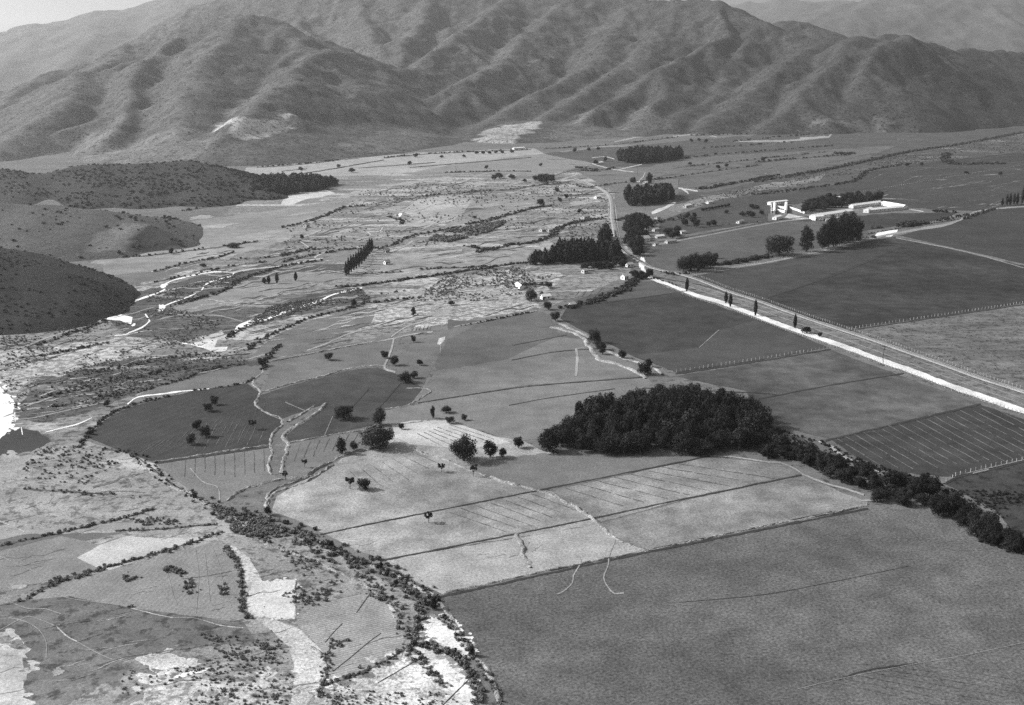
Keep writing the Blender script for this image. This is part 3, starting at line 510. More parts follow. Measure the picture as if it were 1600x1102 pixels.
def hill_mat(name, tone, scale=0.05, fine=0.35, specks=0.5, big=0.35):
    m, nt, b = new_mat(name)
    tc = nt.nodes.new('ShaderNodeTexCoord'); vec = tc.outputs['Object']
    n1 = noise_out(nt, vec, scale * 0.12, 5, 0.6); n2 = noise_out(nt, vec, scale, 8, 0.75); n3 = noise_out(nt, vec, scale * 5, 3, 0.7)
    at = nt.nodes.new('ShaderNodeAttribute'); at.attribute_name = 'tone'
    v = mth(nt, 'MULTIPLY', mth(nt, 'MULTIPLY_ADD', n1, 2 * big, 1 - big), mth(nt, 'MULTIPLY_ADD', n2, 3 * fine, 1 - 1.5 * fine))
    k = mth(nt, 'MULTIPLY', mth(nt, 'SUBTRACT', n3, 0.52), 10); k.node.use_clamp = True
    v = mth(nt, 'MULTIPLY', v, mth(nt, 'MULTIPLY_ADD', k, -specks, 1.0))
    v = mth(nt, 'MAXIMUM', mth(nt, 'MULTIPLY', mth(nt, 'MULTIPLY', v, tone), at.outputs['Fac']), 0.012)
    nt.links.new(v, b.inputs['Base Color'])
    bp = nt.nodes.new('ShaderNodeBump'); bp.inputs['Strength'].default_value = 0.8; bp.inputs['Distance'].default_value = min(0.22 / scale, 2.2)
    nt.links.new(n2, bp.inputs['Height']); nt.links.new(bp.outputs[0], b.inputs['Normal'])
    return m
def RR(pts, slope=0.5, rnd=25): return ([P(*p) for p in pts], slope, rnd)
def march(px, py, hfun, t0, t1, n=1500):
    d = ray(px, py); t = np.linspace(t0, t1, n); x, y, z = d[0] * t, d[1] * t, H + d[2] * t
    hit = np.nonzero(z < np.maximum(hfun(x, y), 0))[0]; i = hit[0] if len(hit) else n - 1
    return (x[i], y[i])
M_RIDGES = [
    # broad body of the range and its crest
    RR([(330, 6, 4700), (450, -14, 4650), (560, -28, 4600), (700, -30, 4500), (850, -20, 4400), (960, -1, 4300), (1030, 3, 4200), (1085, 4, 4100), (1120, 7, 4000), (1160, 24, 3900), (1190, 38, 3800), (1240, 54, 3700), (1290, 64, 3550)], 0.5, 40),
    RR([(1290, 64, 3600), (1345, 61, 3450), (1390, 58, 3500), (1430, 64, 3700), (1480, 78, 4000), (1560, 81, 4400), (1620, 88, 4700), (1900, 92, 5100), (2300, 95, 5300)], 0.5, 25),
    RR([(-700, 210, 3000), (-300, 190, 2950), (-100, 165, 2950), (0, 143, 3000), (100, 105, 3000), (200, 72, 3050), (300, 42, 3100), (370, 24, 3100), (400, 24, 3080), (440, 45, 3000), (500, 85, 2850), (560, 130, 2650)], 0.5, 25),
    RR([(385, 23, 3100), (365, 60, 2850), (330, 110, 2550), (300, 160, 2250), (285, 210, 2020)], 0.49, 19), RR([(300, 42, 3100), (235, 98, 2700), (215, 150, 2380), (170, 215, 2030)], 0.67, 6), RR([(200, 72, 3050), (150, 112, 2700), (105, 155, 2400), (50, 205, 2150), (10, 235, 1950)], 0.51, 15),
    RR([(60, 120, 3000), (20, 165, 2600), (-40, 215, 2200)], 0.51, 6), RR([(500, 85, 2850), (455, 122, 2500), (425, 145, 2330), (380, 182, 2120), (330, 222, 1950)], 0.59, 18), RR([(560, 130, 2650), (520, 165, 2450), (470, 200, 2250), (430, 232, 2050)], 0.64, 20),
    RR([(450, -14, 4650), (470, 40, 4200), (500, 75, 3800), (545, 105, 3450)], 0.52, 7), RR([(560, -28, 4600), (575, 30, 4150), (590, 70, 3750), (600, 100, 3450)], 0.51, 12), RR([(700, -30, 4500), (670, 30, 4050), (630, 70, 3700), (610, 95, 3450)], 0.56, 11),
    RR([(830, -20, 4400), (760, 33, 3900), (690, 75, 3500), (640, 105, 3200), (580, 135, 2950), (520, 168, 2700), (470, 198, 2450), (420, 228, 2200)], 0.58, 12), RR([(900, -14, 4350), (850, 45, 3900), (800, 85, 3500), (740, 125, 3150), (660, 162, 2850), (590, 190, 2600), (520, 222, 2330)], 0.56, 15),
    RR([(740, 125, 3150), (700, 165, 2850), (660, 200, 2600), (620, 230, 2350)], 0.56, 17), RR([(974, 2, 4300), (958, 55, 3800), (945, 92, 3500), (890, 128, 3200), (800, 180, 2800), (740, 215, 2520), (690, 234, 2350)], 0.51, 17),
    RR([(1058, 5, 4150), (1031, 60, 3700), (963, 120, 3250), (890, 174, 2850), (840, 203, 2620)], 0.48, 18), RR([(1120, 8, 4000), (1140, 58, 3600), (1088, 87, 3350), (1034, 109, 3180), (990, 144, 2980), (952, 172, 2820), (922, 203, 2620)], 0.67, 6),
    RR([(1034, 109, 3180), (1050, 150, 2950), (1030, 180, 2800), (1000, 205, 2650)], 0.54, 13), RR([(1181, 40, 3800), (1170, 78, 3500), (1150, 112, 3280), (1110, 158, 2980), (1060, 192, 2750)], 0.57, 19),
    RR([(1300, 64, 3500), (1245, 97, 3250), (1200, 122, 3080), (1160, 152, 2920), (1110, 196, 2720)], 0.50, 17), RR([(1345, 61, 3300), (1310, 97, 3100), (1270, 130, 2960), (1235, 162, 2850), (1190, 200, 2700)], 0.62, 19), RR([(1390, 58, 3300), (1365, 95, 3100), (1345, 130, 2960), (1320, 168, 2860), (1290, 200, 2760)], 0.66, 17),
    RR([(1430, 64, 3700), (1440, 100, 3550), (1425, 140, 3400), (1400, 180, 3200)], 0.49, 18), RR([(1560, 81, 4400), (1530, 115, 4200), (1490, 145, 3950), (1450, 172, 3650)], 0.67, 7), RR([(1700, 90, 4900), (1620, 128, 4550), (1560, 155, 4250)], 0.66, 10), RR([(1480, 78, 4000), (1490, 105, 3850), (1475, 140, 3650)], 0.62, 20),
    RR([(1195, 48, 4800), (1220, 36, 4900), (1240, 32, 4900), (1265, 44, 4850), (1300, 66, 4800)], .4, 40)]
def branches(rs):                            # side spurs that split each flank into gullies
    q = random.Random(5); out = []
    for pts, sl, rd_ in rs:
        side = q.choice((-1, 1))
        for a, b in zip(pts[:-1], pts[1:]):
            d = np.array([b[0] - a[0], b[1] - a[1]]); L = np.hypot(*d); n = max(1, int(L / 230))
            for k in range(n):
                t = (k + q.uniform(.2, .8)) / n; p = np.array(a) + (np.array(b) - np.array(a)) * t
                if p[2] < 35: continue
                side = -side; an = side * math.radians(q.uniform(32, 62)); u = d / L; v = np.array([u[0] * math.cos(an) - u[1] * math.sin(an), u[0] * math.sin(an) + u[1] * math.cos(an)])
                if v[1] > .35: continue
                ln = q.uniform(90, 330); an2 = side * .3; v2 = np.array([v[0] * math.cos(an2) - v[1] * math.sin(an2), v[0] * math.sin(an2) + v[1] * math.cos(an2)])
                m_ = p[:2] + v * ln * .5; e = m_ + v2 * ln * .5
                out.append(([tuple(p - np.array([0, 0, 3])), (m_[0], m_[1], p[2] - ln * .17), (e[0], e[1], p[2] - ln * .40)], q.uniform(.45, .7), q.uniform(8, 24)))
    return out
M_RIDGES += branches(M_RIDGES)
M_RIDGES += [RR([(852, 190, 2700), (800, 208, 2500), (745, 230, 2310)], .13, 70), RR([(475, 182, 2400), (410, 198, 2180), (350, 212, 2040)], .2, 60)]
def m_h(X, Y): return ridge_height(X, Y, M_RIDGES, 58, 0.6, 3, 1.2)
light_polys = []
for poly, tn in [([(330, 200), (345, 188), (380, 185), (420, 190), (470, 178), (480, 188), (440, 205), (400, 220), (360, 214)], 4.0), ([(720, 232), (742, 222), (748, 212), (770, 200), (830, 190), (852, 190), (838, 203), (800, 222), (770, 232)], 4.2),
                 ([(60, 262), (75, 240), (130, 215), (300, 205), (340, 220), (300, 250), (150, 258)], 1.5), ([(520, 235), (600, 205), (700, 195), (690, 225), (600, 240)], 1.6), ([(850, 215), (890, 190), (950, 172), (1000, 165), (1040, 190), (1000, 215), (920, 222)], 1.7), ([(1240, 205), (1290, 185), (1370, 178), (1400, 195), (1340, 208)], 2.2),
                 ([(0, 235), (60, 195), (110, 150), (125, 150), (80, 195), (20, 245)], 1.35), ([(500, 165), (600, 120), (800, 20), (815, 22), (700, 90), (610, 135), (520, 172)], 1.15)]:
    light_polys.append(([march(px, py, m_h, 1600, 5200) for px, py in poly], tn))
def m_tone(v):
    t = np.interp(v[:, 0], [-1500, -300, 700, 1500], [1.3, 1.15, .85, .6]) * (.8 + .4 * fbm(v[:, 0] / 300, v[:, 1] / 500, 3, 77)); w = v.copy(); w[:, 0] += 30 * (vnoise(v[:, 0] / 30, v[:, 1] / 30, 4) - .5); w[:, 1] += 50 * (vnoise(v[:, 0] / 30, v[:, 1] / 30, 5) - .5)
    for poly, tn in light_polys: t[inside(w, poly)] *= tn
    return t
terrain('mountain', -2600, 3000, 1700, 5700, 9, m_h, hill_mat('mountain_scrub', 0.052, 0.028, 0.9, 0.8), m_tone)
FAR = hill_mat('far_mountain_scrub', 0.075, 0.012, 0.3, 0.3)
def far_range(crest, spur_drop, lean, seed):
    rs = [RR(crest, .34, 120)]
    c = catmull([np.array(p) for p in crest], 55)
    for i, p in enumerate(c[1:-1]):
        a = P(*p); run = rng.uniform(.7, 1.1) * spur_drop
        rs.append(([a, (a[0] + lean * run * .5 + rng.uniform(-90, 90), a[1] - run * .5, a[2] * .62 + 5), (a[0] + lean * run + rng.uniform(-150, 150), a[1] - run, 20)], .5, 40))
    return lambda X, Y: ridge_height(X, Y, rs, 90, 0.02, seed, 2.0)
terrain('far_mountain', 700, 6500, 5600, 9800, 32, far_range([(1180, 75, 7800), (1255, 33, 8000), (1330, 14, 8000), (1400, 2, 8000), (1500, -8, 8200), (1650, -22, 8500), (1900, -30, 8800)], 1900, -0.7, 21), FAR)
terrain('far_mountain', 300, 7000, 9800, 14500, 55, far_range([(1000, 60, 11500), (1100, 22, 11500), (1160, 9, 11500), (1230, 3, 11500), (1310, 8, 11500), (1420, 10, 11800), (1700, 20, 12000)], 1900, -0.4, 33), FAR)
terrain('far_mountain', -7500, 900, 5400, 9500, 32, far_range([(-900, 130, 7200), (-300, 120, 7300), (-60, 78, 7400), (60, 50, 7500), (160, 28, 7500), (260, 10, 7500), (350, 2, 7500), (470, -8, 7600), (640, -5, 7900)], 1900, 0.3, 45), FAR)

HILL_D = hill_mat('hill_scrub', 0.025, 0.12, 0.7, 0.6); HILL_M = hill_mat('hill_pasture', 0.062, 0.08, 0.4, 0.5)
h1 = [RR([(-300, 268, 1580), (-60, 263, 1580), (0, 266, 1570), (40, 274, 1550), (72, 283, 1520)], .34, 18), RR([(72, 283, 1520), (100, 268, 1570), (130, 260, 1580), (200, 259, 1580), (250, 257, 1580), (290, 254, 1580), (330, 261, 1540), (370, 277, 1480), (400, 291, 1440), (420, 304, 1385)], .33, 18), RR([(290, 254, 1580), (320, 285, 1440), (335, 310, 1330)], .28, 20), RR([(150, 260, 1580), (160, 290, 1430), (150, 318, 1300)], .28, 20), RR([(225, 258, 1580), (235, 290, 1430), (235, 318, 1300)], .28, 20), RR([(20, 270, 1570), (40, 295, 1430), (30, 315, 1320)], .28, 20)]
h1f = lambda X, Y: ridge_height(X, Y, h1, 12, 0.35, 60, .4)
terrain('hill', -900, 0, 1050, 1900, 6, h1f, HILL_D)
h2 = [RR([(-200, 315, 1140), (0, 318, 1130), (80, 325, 1110), (150, 333, 1090), (205, 347, 1062), (235, 358, 1042), (258, 372, 1012)], .36, 8), RR([(205, 347, 1062), (188, 372, 1000), (170, 390, 962)], .3, 9), RR([(60, 325, 1110), (50, 352, 1030), (40, 380, 970)], .22, 16), RR([(130, 332, 1090), (115, 360, 1015), (100, 385, 965)], .22, 14)]
h2f = lambda X, Y: ridge_height(X, Y, h2, 9, 0.45, 70, .3)
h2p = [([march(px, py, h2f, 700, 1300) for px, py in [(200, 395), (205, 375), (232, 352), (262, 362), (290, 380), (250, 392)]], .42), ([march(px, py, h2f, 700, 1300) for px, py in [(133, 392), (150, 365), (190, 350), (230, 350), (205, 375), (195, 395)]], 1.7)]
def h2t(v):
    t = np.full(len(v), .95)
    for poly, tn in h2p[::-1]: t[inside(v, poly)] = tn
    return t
terrain('hill', -750, -180, 820, 1350, 5, h2f, HILL_M, h2t)
h3 = [RR([(-400, 372, 870), (-120, 381, 865), (0, 387, 860), (50, 394, 850), (110, 412, 830), (155, 435, 808), (200, 459, 785)], .5, 8), RR([(-300, 395, 800), (-60, 398, 800), (0, 401, 795), (50, 412, 785), (100, 428, 770), (135, 446, 755), (160, 472, 732)], .5, 6), RR([(0, 401, 795), (8, 440, 745), (5, 495, 690)], .36, 10), RR([(60, 415, 783), (68, 450, 740), (62, 492, 693)], .4, 8), RR([(100, 428, 770), (115, 460, 733), (112, 490, 700)], .42, 7), RR([(-60, 398, 800), (-70, 440, 750), (-60, 500, 690)], .36, 10)]
h3f = lambda X, Y: ridge_height(X, Y, h3, 7, 0.5, 80, .4)
terrain('hill', -760, -200, 590, 1020, 3.5, h3f, hill_mat('near_hill_scrub', 0.016, 0.2, 0.8, 0.6))

# ------------------------------------------------------------------ vegetation
def leaves(points, size, normals, r):
    """one small quad per leaf clump"""
    n = len(points); nr = normals + r.normal(0, .38, (n, 3)); nr /= np.linalg.norm(nr, axis=1, keepdims=True) + 1e-9
    u = np.cross(nr, r.normal(0, 1, (n, 3))); u /= np.linalg.norm(u, axis=1, keepdims=True) + 1e-9; w = np.cross(nr, u)
    s = size * r.uniform(.6, 1.3, (n, 1)); u = u * s; w = w * s * .8
    v = np.stack([points - u - w * .6, points + u * .9 - w, points + u + w * .7, points - u * .7 + w], 1).reshape(-1, 3)
    return v, np.arange(4 * n).reshape(-1, 4)
def crown_pts(lobes, n, r, shell=.55):
    tot = sum(l[3] * l[4] * l[5] for l in lobes); P_, N_ = [], []
    for (x, y, z, a, b, c) in lobes:
        k = max(8, int(n * a * b * c / tot)); d = r.normal(0, 1, (k, 3)); d /= np.linalg.norm(d, axis=1, keepdims=True)
        q = d * (r.uniform(shell ** 3, 1, (k, 1)) ** (1 / 3)) * (.85 + .3 * r.uniform(0, 1, (k, 1)))
        P_.append(q * [a, b, c] + [x, y, z]); N_.append(d)
    return np.concatenate(P_), np.concatenate(N_)
def limb(a, b, ra, rb, sides=6):
    a = np.array(a, float); b = np.array(b, float); d = b - a; d /= np.linalg.norm(d); u = np.cross(d, [.3, .9, .1]); u /= np.linalg.norm(u); w = np.cross(d, u)
    v = []; 
    for c, rr in ((a, ra), ((a + b) / 2 + u * .05 * np.linalg.norm(b - a), (ra + rb) / 2), (b, rb)):
        for k in range(sides):
            t = 2 * math.pi * k / sides; v.append(c + (u * math.cos(t) + w * math.sin(t)) * rr)
    f = [(j * sides + k, j * sides + (k + 1) % sides, (j + 1) * sides + (k + 1) % sides, (j + 1) * sides + k) for j in range(2) for k in range(sides)]
    return v, f
def limbs(specs, mat, name):
    V, Fc = [], []
    for s in specs:
        v, f = limb(*s); o = len(V); V += list(v); Fc += [tuple(i + o for i in q) for q in f]
    return mesh(name, V, Fc, mat, True)
def tree_kind(kind, seed):
    """unit tree: height 1, crown half-width about 0.5; returns trunk mesh, crown mesh"""
    r = np.random.default_rng(seed); q = random.Random(seed)
    if kind == 'round':
        lobes = [(0, 0, .50, .36, .36, .36)] + [(math.cos(t) * q.uniform(.2, .34), math.sin(t) * q.uniform(.2, .34), q.uniform(.24, .78), q.uniform(.14, .24), q.uniform(.14, .24), q.uniform(.13, .2)) for t in np.linspace(0, 6.28, 12)[:-1] + q.random()]
        pts, nr = crown_pts(lobes, 1700, r); v, f = leaves(pts, .030, nr, r); tr = [((0, 0, -.03), (0, 0, .4), .05, .035)] + [((0, 0, .25), (math.cos(t) * .22, math.sin(t) * .22, .55), .03, .012) for t in (0.4, 2.3, 4.4)]
    elif kind == 'broad':
        lobes = [(0, 0, .45, .38, .38, .36)] + [(math.cos(t) * q.uniform(.25, .36), math.sin(t) * q.uniform(.25, .36), q.uniform(.2, .72), q.uniform(.15, .25), q.uniform(.15, .25), q.uniform(.15, .24)) for t in np.linspace(0, 6.28, 16)[:-1] + q.random()] + [(q.uniform(-.15, .15), q.uniform(-.15, .15), .8, .2, .2, .17)]
        pts, nr = crown_pts(lobes, 3600, r); v, f = leaves(pts, .022, nr, r); tr = [((0, 0, -.03), (0, 0, .35), .05, .04)] + [((0, 0, .2), (math.cos(t) * .25, math.sin(t) * .25, .5), .03, .01) for t in (0, 1.5, 3, 4.6)]
    elif kind == 'sparse':
        lobes = [(math.cos(t) * q.uniform(.1, .34), math.sin(t) * q.uniform(.1, .34), q.uniform(.5, .88), q.uniform(.1, .17), q.uniform(.1, .17), q.uniform(.07, .12)) for t in np.linspace(0, 6.28, 10)[:-1] + q.random()]
        pts, nr = crown_pts(lobes, 900, r, .2); v, f = leaves(pts, .034, nr, r); tr = [((0, 0, -.03), (0.03, 0, .42), .032, .024)] + [((0.02, 0, .3), (l[0], l[1], l[2]), .018, .006) for l in lobes]
    elif kind == 'poplar':
        lobes = [(q.uniform(-.03, .03), q.uniform(-.03, .03), z, .5 * w, .5 * w, .13) for z, w in ((.14, .5), (.28, .85), (.42, 1.0), (.56, .95), (.7, .8), (.82, .55), (.92, .3))]
        pts, nr = crown_pts(lobes, 900, r); v, f = leaves(pts, np.array([[.05]]), nr, r); tr = [((0, 0, -.03), (0, 0, .6), .06, .03)]
        v = v.reshape(-1, 3)
    elif kind == 'tall':
        lobes = [(q.uniform(-.1, .1), q.uniform(-.1, .1), z, w, w, .12) for z, w in ((.14, .22), (.28, .3), (.45, .36), (.6, .34), (.75, .28), (.88, .18))] + [(math.cos(t) * .27, math.sin(t) * .27, q.uniform(.15, .8), .14, .14, .12) for t in np.linspace(0, 6.28, 11)[:-1] + q.random()]
        pts, nr = crown_pts(lobes, 2000, r, .4); v, f = leaves(pts, .026, nr, r); tr = [((0, 0, -.03), (0, 0, .7), .035, .015)] + [((0, 0, .3), (math.cos(t) * .2, math.sin(t) * .2, .6), .018, .006) for t in (0.5, 2.6, 4.5)]
    elif kind == 'pine':
        lobes = [(q.uniform(-.04, .04), q.uniform(-.04, .04), z, w, w, .1) for z, w in ((.12, .34), (.25, .42), (.4, .44), (.55, .4), (.7, .32), (.84, .2), (.94, .1))]
        pts, nr = crown_pts(lobes, 420, r, .6); v, f = leaves(pts, .065, nr, r); tr = [((0, 0, -.03), (0, 0, .6), .04, .02)]
    elif kind == 'shrub':
        lobes = [(0, 0, .35, .38, .38, .38)] + [(math.cos(t) * .25, math.sin(t) * .25, q.uniform(.25, .55), .22, .22, .22) for t in np.linspace(0, 6.28, 6)[:-1] + q.random()]
        pts, nr = crown_pts(lobes, 130, r, .7); pts[:, 2] = np.maximum(pts[:, 2], .02); v, f = leaves(pts, .10, nr, r); tr = None
    return (limbs(tr, BARK, kind + '_trunk') if tr else None), v, f
def mk(kind, seed, mat):
    t, v, f = tree_kind(kind, seed); return t, mesh(kind + '_crown', v, f, mat)
KIND = {'round': [mk('round', s, LEAF) for s in (1, 2, 3, 4)], 'broad': [mk('broad', s, LEAF) for s in (11, 12, 13)], 'sparse': [mk('sparse', s, LEAF) for s in (21, 22, 23)],
        'poplar': [mk('poplar', s, LEAF) for s in (31, 32)], 'tall': [mk('tall', s, LEAF) for s in (41, 42, 43)]}
def merged(kind, seed, mat):                # small far trees: trunk and crown in one mesh
    t, v, f = tree_kind(kind, seed); tv = np.array([x.co[:] for x in t.vertices]); tf = np.array([p.vertices[:] for p in t.polygons])
    me = mesh(kind + '_tree', np.concatenate([v, tv]), np.concatenate([f, tf + len(v)]), mat); me.materials.append(BARK)
    me.polygons.foreach_set('material_index', [0] * len(f) + [1] * len(tf)); return me
PINE = [merged('pine', s, NEEDLE) for s in (51, 52, 53, 54)]
SHRUB = [mk('shrub', s, LEAF_GREY)[1] for s in (61, 62, 63, 64, 65)]; SHRUB_H = [mk('shrub', s, LEAF_HEDGE)[1] for s in (66, 67, 68)]; SHRUBVF = [tree_kind('shrub', s)[1:] for s in (71, 72, 73)]
FARROUND = [merged('round', s, LEAF) for s in (81, 82)]
def tree(px, py, hpx, wpx, kind, label, name='broadleaf_tree', group=None, cat='tree', pos=None, hm=None, wm=None):
    g = pos or G(px, py); s = mpp(px, py) if pos is None else 1
    kk = 1.35 if kind == 'sparse' else 1.12
    hm = hm or hpx * s * 1.06 * (1.2 if kind == 'sparse' else 1); wm = wm or wpx * s * kk
    root = bpy.data.objects.new(name, None); COL.objects.link(root); root.empty_display_size = .5
    root.location = (g[0], g[1], 0); root.rotation_euler = (0, 0, rng.uniform(0, 6.28)); root.scale = (wm, wm, hm)
    tr, cr = rng.choice(KIND[kind]); link('trunk', tr, root); link('crown', cr, root)
    return tag(root, label, cat, group)
def small_tree(x, y, hm, wm, meshes, name, label, group, cat='tree'):
    o = link(name, rng.choice(meshes)); o.location = (x, y, 0); o.rotation_euler = (0, 0, rng.uniform(0, 6.28)); o.scale = (wm, wm, hm)
    return tag(o, label, cat, group)

for a in [
    (724, 720, 43, 42, 'broad', 'large dark rounded tree, biggest standing alone left of the grove'), (766, 715, 28, 23, 'round', 'upright dark tree just right of the largest lone tree'), (786, 714, 16, 14, 'round', 'small round tree third in line right of the largest lone tree'),
    (810, 700, 18, 18, 'round', 'round dark tree halfway between largest lone tree and grove'), (590, 699, 34, 50, 'broad', 'wide spreading dark tree where the earth bank bends'), (534, 709, 27, 19, 'tall', 'tall open tree left of the wide spreading tree on the bank'),
    (553, 704, 15, 15, 'round', 'small bushy tree between the tall open tree and the wide spreading tree'), (593, 664, 27, 21, 'round', 'dark tree directly behind the wide spreading tree'), (537, 655, 23, 28, 'broad', 'broad dark tree alone in the dark ploughed field'),
    (627, 671, 10, 10, 'round', 'small round tree right behind the wide spreading tree, above pale stubble'), (676, 654, 21, 9, 'tall', 'slim upright tree leftmost of the four behind pale stubble'), (697, 645, 12, 17, 'round', 'low wide tree rearmost of the four behind pale stubble'),
    (703, 662, 12, 15, 'round', 'low tree front middle of the four behind pale stubble'), (725, 657, 10, 10, 'round', 'small tree rightmost of the four behind pale stubble'), (690, 738, 13, 11, 'sparse', 'thin leaning young tree in stubble below the largest lone tree'),
    (740, 745, 18, 11, 'sparse', 'thin young tree beside the rubble bank in front of the upright tree'), (547, 764, 18, 15, 'sparse', 'thin open tree, left of the pair in the stubble field'), (569, 765, 20, 23, 'round', 'leafy tree, right of the pair in the stubble field'),
    (670, 817, 15, 13, 'sparse', 'lone sparse tree low in the stubble, nearest the long ditches'), (419, 805, 15, 12, 'round', 'small tree at the lower end of the curved double bank'), (446, 751, 13, 9, 'sparse', 'spindly tree where the winding channel meets the bank'), (476, 731, 13, 9, 'sparse', 'spindly tree in the small striped field above the bank'),
    (335, 633, 15, 13, 'round', 'upper right tree of the touching pair at top of the dark ploughed field'), (325, 643, 14, 15, 'round', 'lower left tree of the touching pair at top of the dark ploughed field'), (308, 672, 17, 15, 'round', 'upper left tree of the trio in the dark ploughed field'),
    (321, 683, 18, 18, 'round', 'right tree of the trio in the dark ploughed field'), (299, 695, 18, 15, 'round', 'lowest tree of the trio in the dark ploughed field'), (395, 671, 14, 12, 'sparse', 'lone small tree right side of the dark ploughed field'), (167, 635, 10, 11, 'round', 'round tree alone in scrub left of the pale canal'),
    (142, 679, 8, 9, 'round', 'small tree on the hedge at the left tip of the dark field'), (304, 778, 10, 10, 'round', 'small bush-like tree at the foot of the striped strip field'), (514, 563, 13, 14, 'round', 'tree left on the upper field strip above the dark field'), (409, 572, 13, 14, 'round', 'tree at the hedge corner left of the upper field strip'),
    (646, 535, 11, 8, 'round', 'small tree left of the white threshing floor'), (601, 560, 12, 13, 'round', 'tree left of the path that drops from the stone bank'), (617, 571, 17, 15, 'round', 'taller tree right of the path that drops from the stone bank'), (656, 571, 10, 11, 'round', 'small tree alone below the white threshing floor'),
    (633, 598, 19, 21, 'broad', 'dark tree beside the pale earth spit in mid field'), (647, 591, 11, 14, 'round', 'smaller tree touching behind the one beside the pale earth spit'), (517, 856, 13, 11, 'round', 'dark tree upper end of the scrub belt along the stream'), (596, 890, 14, 7, 'tall', 'narrow tree in the middle of the scrub belt along the stream'),
    (678, 952, 19, 15, 'tall', 'dark tree where the long ditch meets the stream scrub'), (737, 1025, 19, 12, 'tall', 'dark narrow tree nearest the camera on the field edge'), (619, 915, 10, 9, 'round', 'small tree in the bend of the stream scrub'),
    (929, 536, 23, 19, 'broad', 'tallest dark tree on the pale rubble creek'), (938, 547, 15, 20, 'round', 'wide tree just below the tallest on the pale rubble creek'), (941, 554, 12, 11, 'round', 'small tree third down the pale rubble creek'), (972, 560, 13, 14, 'round', 'lone bushy tree midway down the pale rubble creek'),
    (1007, 585, 22, 21, 'broad', 'tree on the rubble creek just above the grove'), (1014, 574, 14, 12, 'round', 'small tree behind the creek tree above the grove'), (830, 470, 19, 18, 'broad', 'domed dark tree left of the white-roofed farmhouse'), (846, 467, 12, 8, 'tall', 'slim tree between domed tree and white-roofed farmhouse'),
    (856, 484, 14, 15, 'round', 'tree at the head of the creek hedge below the farmhouse'), (868, 502, 16, 16, 'round', 'lower dark tree on the creek hedge below the farmhouse'), (857, 450, 10, 13, 'round', 'rounded bush tree on the hedge above the farmhouse'), (553, 479, 12, 10, 'tall', 'small clump tree on the hedge below the poplar row'),
    (742, 342, 5, 6, 'round', 'single dot-like tree in the pale middle field'), (845, 322, 13, 13, 'round', 'dark tree by the pale clearing left of the railway'), (472, 374, 8, 7, 'round', 'small dark tree by the hedges left of the poplar row'), (364, 387, 8, 20, 'broad', 'wide dark bush tree in pale fields right of the dark hill tip'), (317, 417, 6, 11, 'round', 'low bush tree on the light field left of the white channel'), (268, 397, 10, 9, 'round', 'round dark tree under the dark hill tip'),
    (646, 493, 14, 10, 'tall', 'small dark tree by the garden plots above the white threshing floor'), (705, 477, 8, 12, 'round', 'low dark tree in pale scrub left of the domed tree'),
    (857, 706, 38, 31, 'broad', 'large tree standing just off the left tip of the grove'), (1217, 399, 33, 43, 'broad', 'large rounded tree left of the tall clump by farm road'), (1260, 393, 40, 27, 'tall', 'tall narrow tree between rounded tree and tall clump by farm road'),
    (1563, 274, 6, 6, 'round', 'dot-like tree alone in the far right field'), (1014, 287, 17, 13, 'tall', 'dark tree at the bend of the white track before the far wood'), (989, 286, 9, 10, 'round', 'small tree left of the white track bend before the far wood'), (1260, 521, 12, 16, 'round', 'bushy tree on the road edge after the last poplar'), (1281, 527, 8, 7, 'round', 'small tree on the road edge right of the bushy one'),
    (1370, 784, 20, 18, 'broad', 'dark round tree at the corner of the wall and tree belt'), (1410, 790, 22, 24, 'broad', 'tree right of the corner tree in the belt'), (1465, 806, 34, 30, 'broad', 'tall dark tree at the bend of the belt on right'), (1490, 800, 26, 30, 'broad', 'dark tree just right of the tall belt tree'), (1118, 404, 9, 10, 'round', 'small tree at right end of the dark clump by crossing')]:
    tree(*a)
for px, py, h in [(1073, 456, 22), (1134, 474, 18), (1141, 480, 21), (1180, 494, 26), (1242, 513, 22)]: tree(px, py, h, 6, 'poplar', {1073: 'first roadside poplar after the crossing', 1134: 'left poplar of the close pair along the white road', 1141: 'right poplar of the close pair along the white road', 1180: 'roadside poplar standing alone after the close pair', 1242: 'last roadside poplar beside the bushy tree'}[px], 'poplar_tree', 'poplars along the white road')
for i, (px, py, h) in enumerate([(541, 431, 22), (545, 429, 26), (549, 426, 27), (553, 423, 25), (557, 420, 25), (561, 417, 26), (565, 413, 26), (569, 409, 24), (572, 405, 22), (575, 401, 22), (578, 398, 25), (581, 395, 22)]):
    tree(px, py, h, 5.5, 'poplar', 'poplar in the straight row beside the white huts', 'poplar_tree', 'poplar row by the huts')
for px, py, h in [(413, 443, 9), (420, 443, 12), (433, 443, 16), (462, 439, 14)]: tree(px, py, h, 6 if px != 413 else 8, 'poplar', {413: 'lowest poplar at the left of the field group', 420: 'second poplar from left in the field group', 433: 'tallest poplar in the field group left of the row', 462: 'lone poplar right of the field group'}[px], 'poplar_tree', 'poplars standing in the left field')
for px, py, h in [(1566, 322, 12), (1573, 321, 17), (1578, 321, 18), (1584, 320, 17), (1589, 320, 18), (1597, 319, 26)]: tree(px, py, h, 4.5, 'poplar', 'poplar of the cluster at the right edge behind the far road' if px < 1597 else 'tallest poplar at the extreme right edge', 'poplar_tree', 'poplars at the right edge')
for i, (px, py, h) in enumerate([(1068, 424, 25), (1079, 423, 28), (1090, 424, 26), (1100, 420, 25), (1110, 419, 26), (1086, 418, 24)]): tree(px, py, h, 20, 'broad', 'tree in the dark rounded clump right of the crossing', 'broadleaf_tree', 'clump right of the crossing')
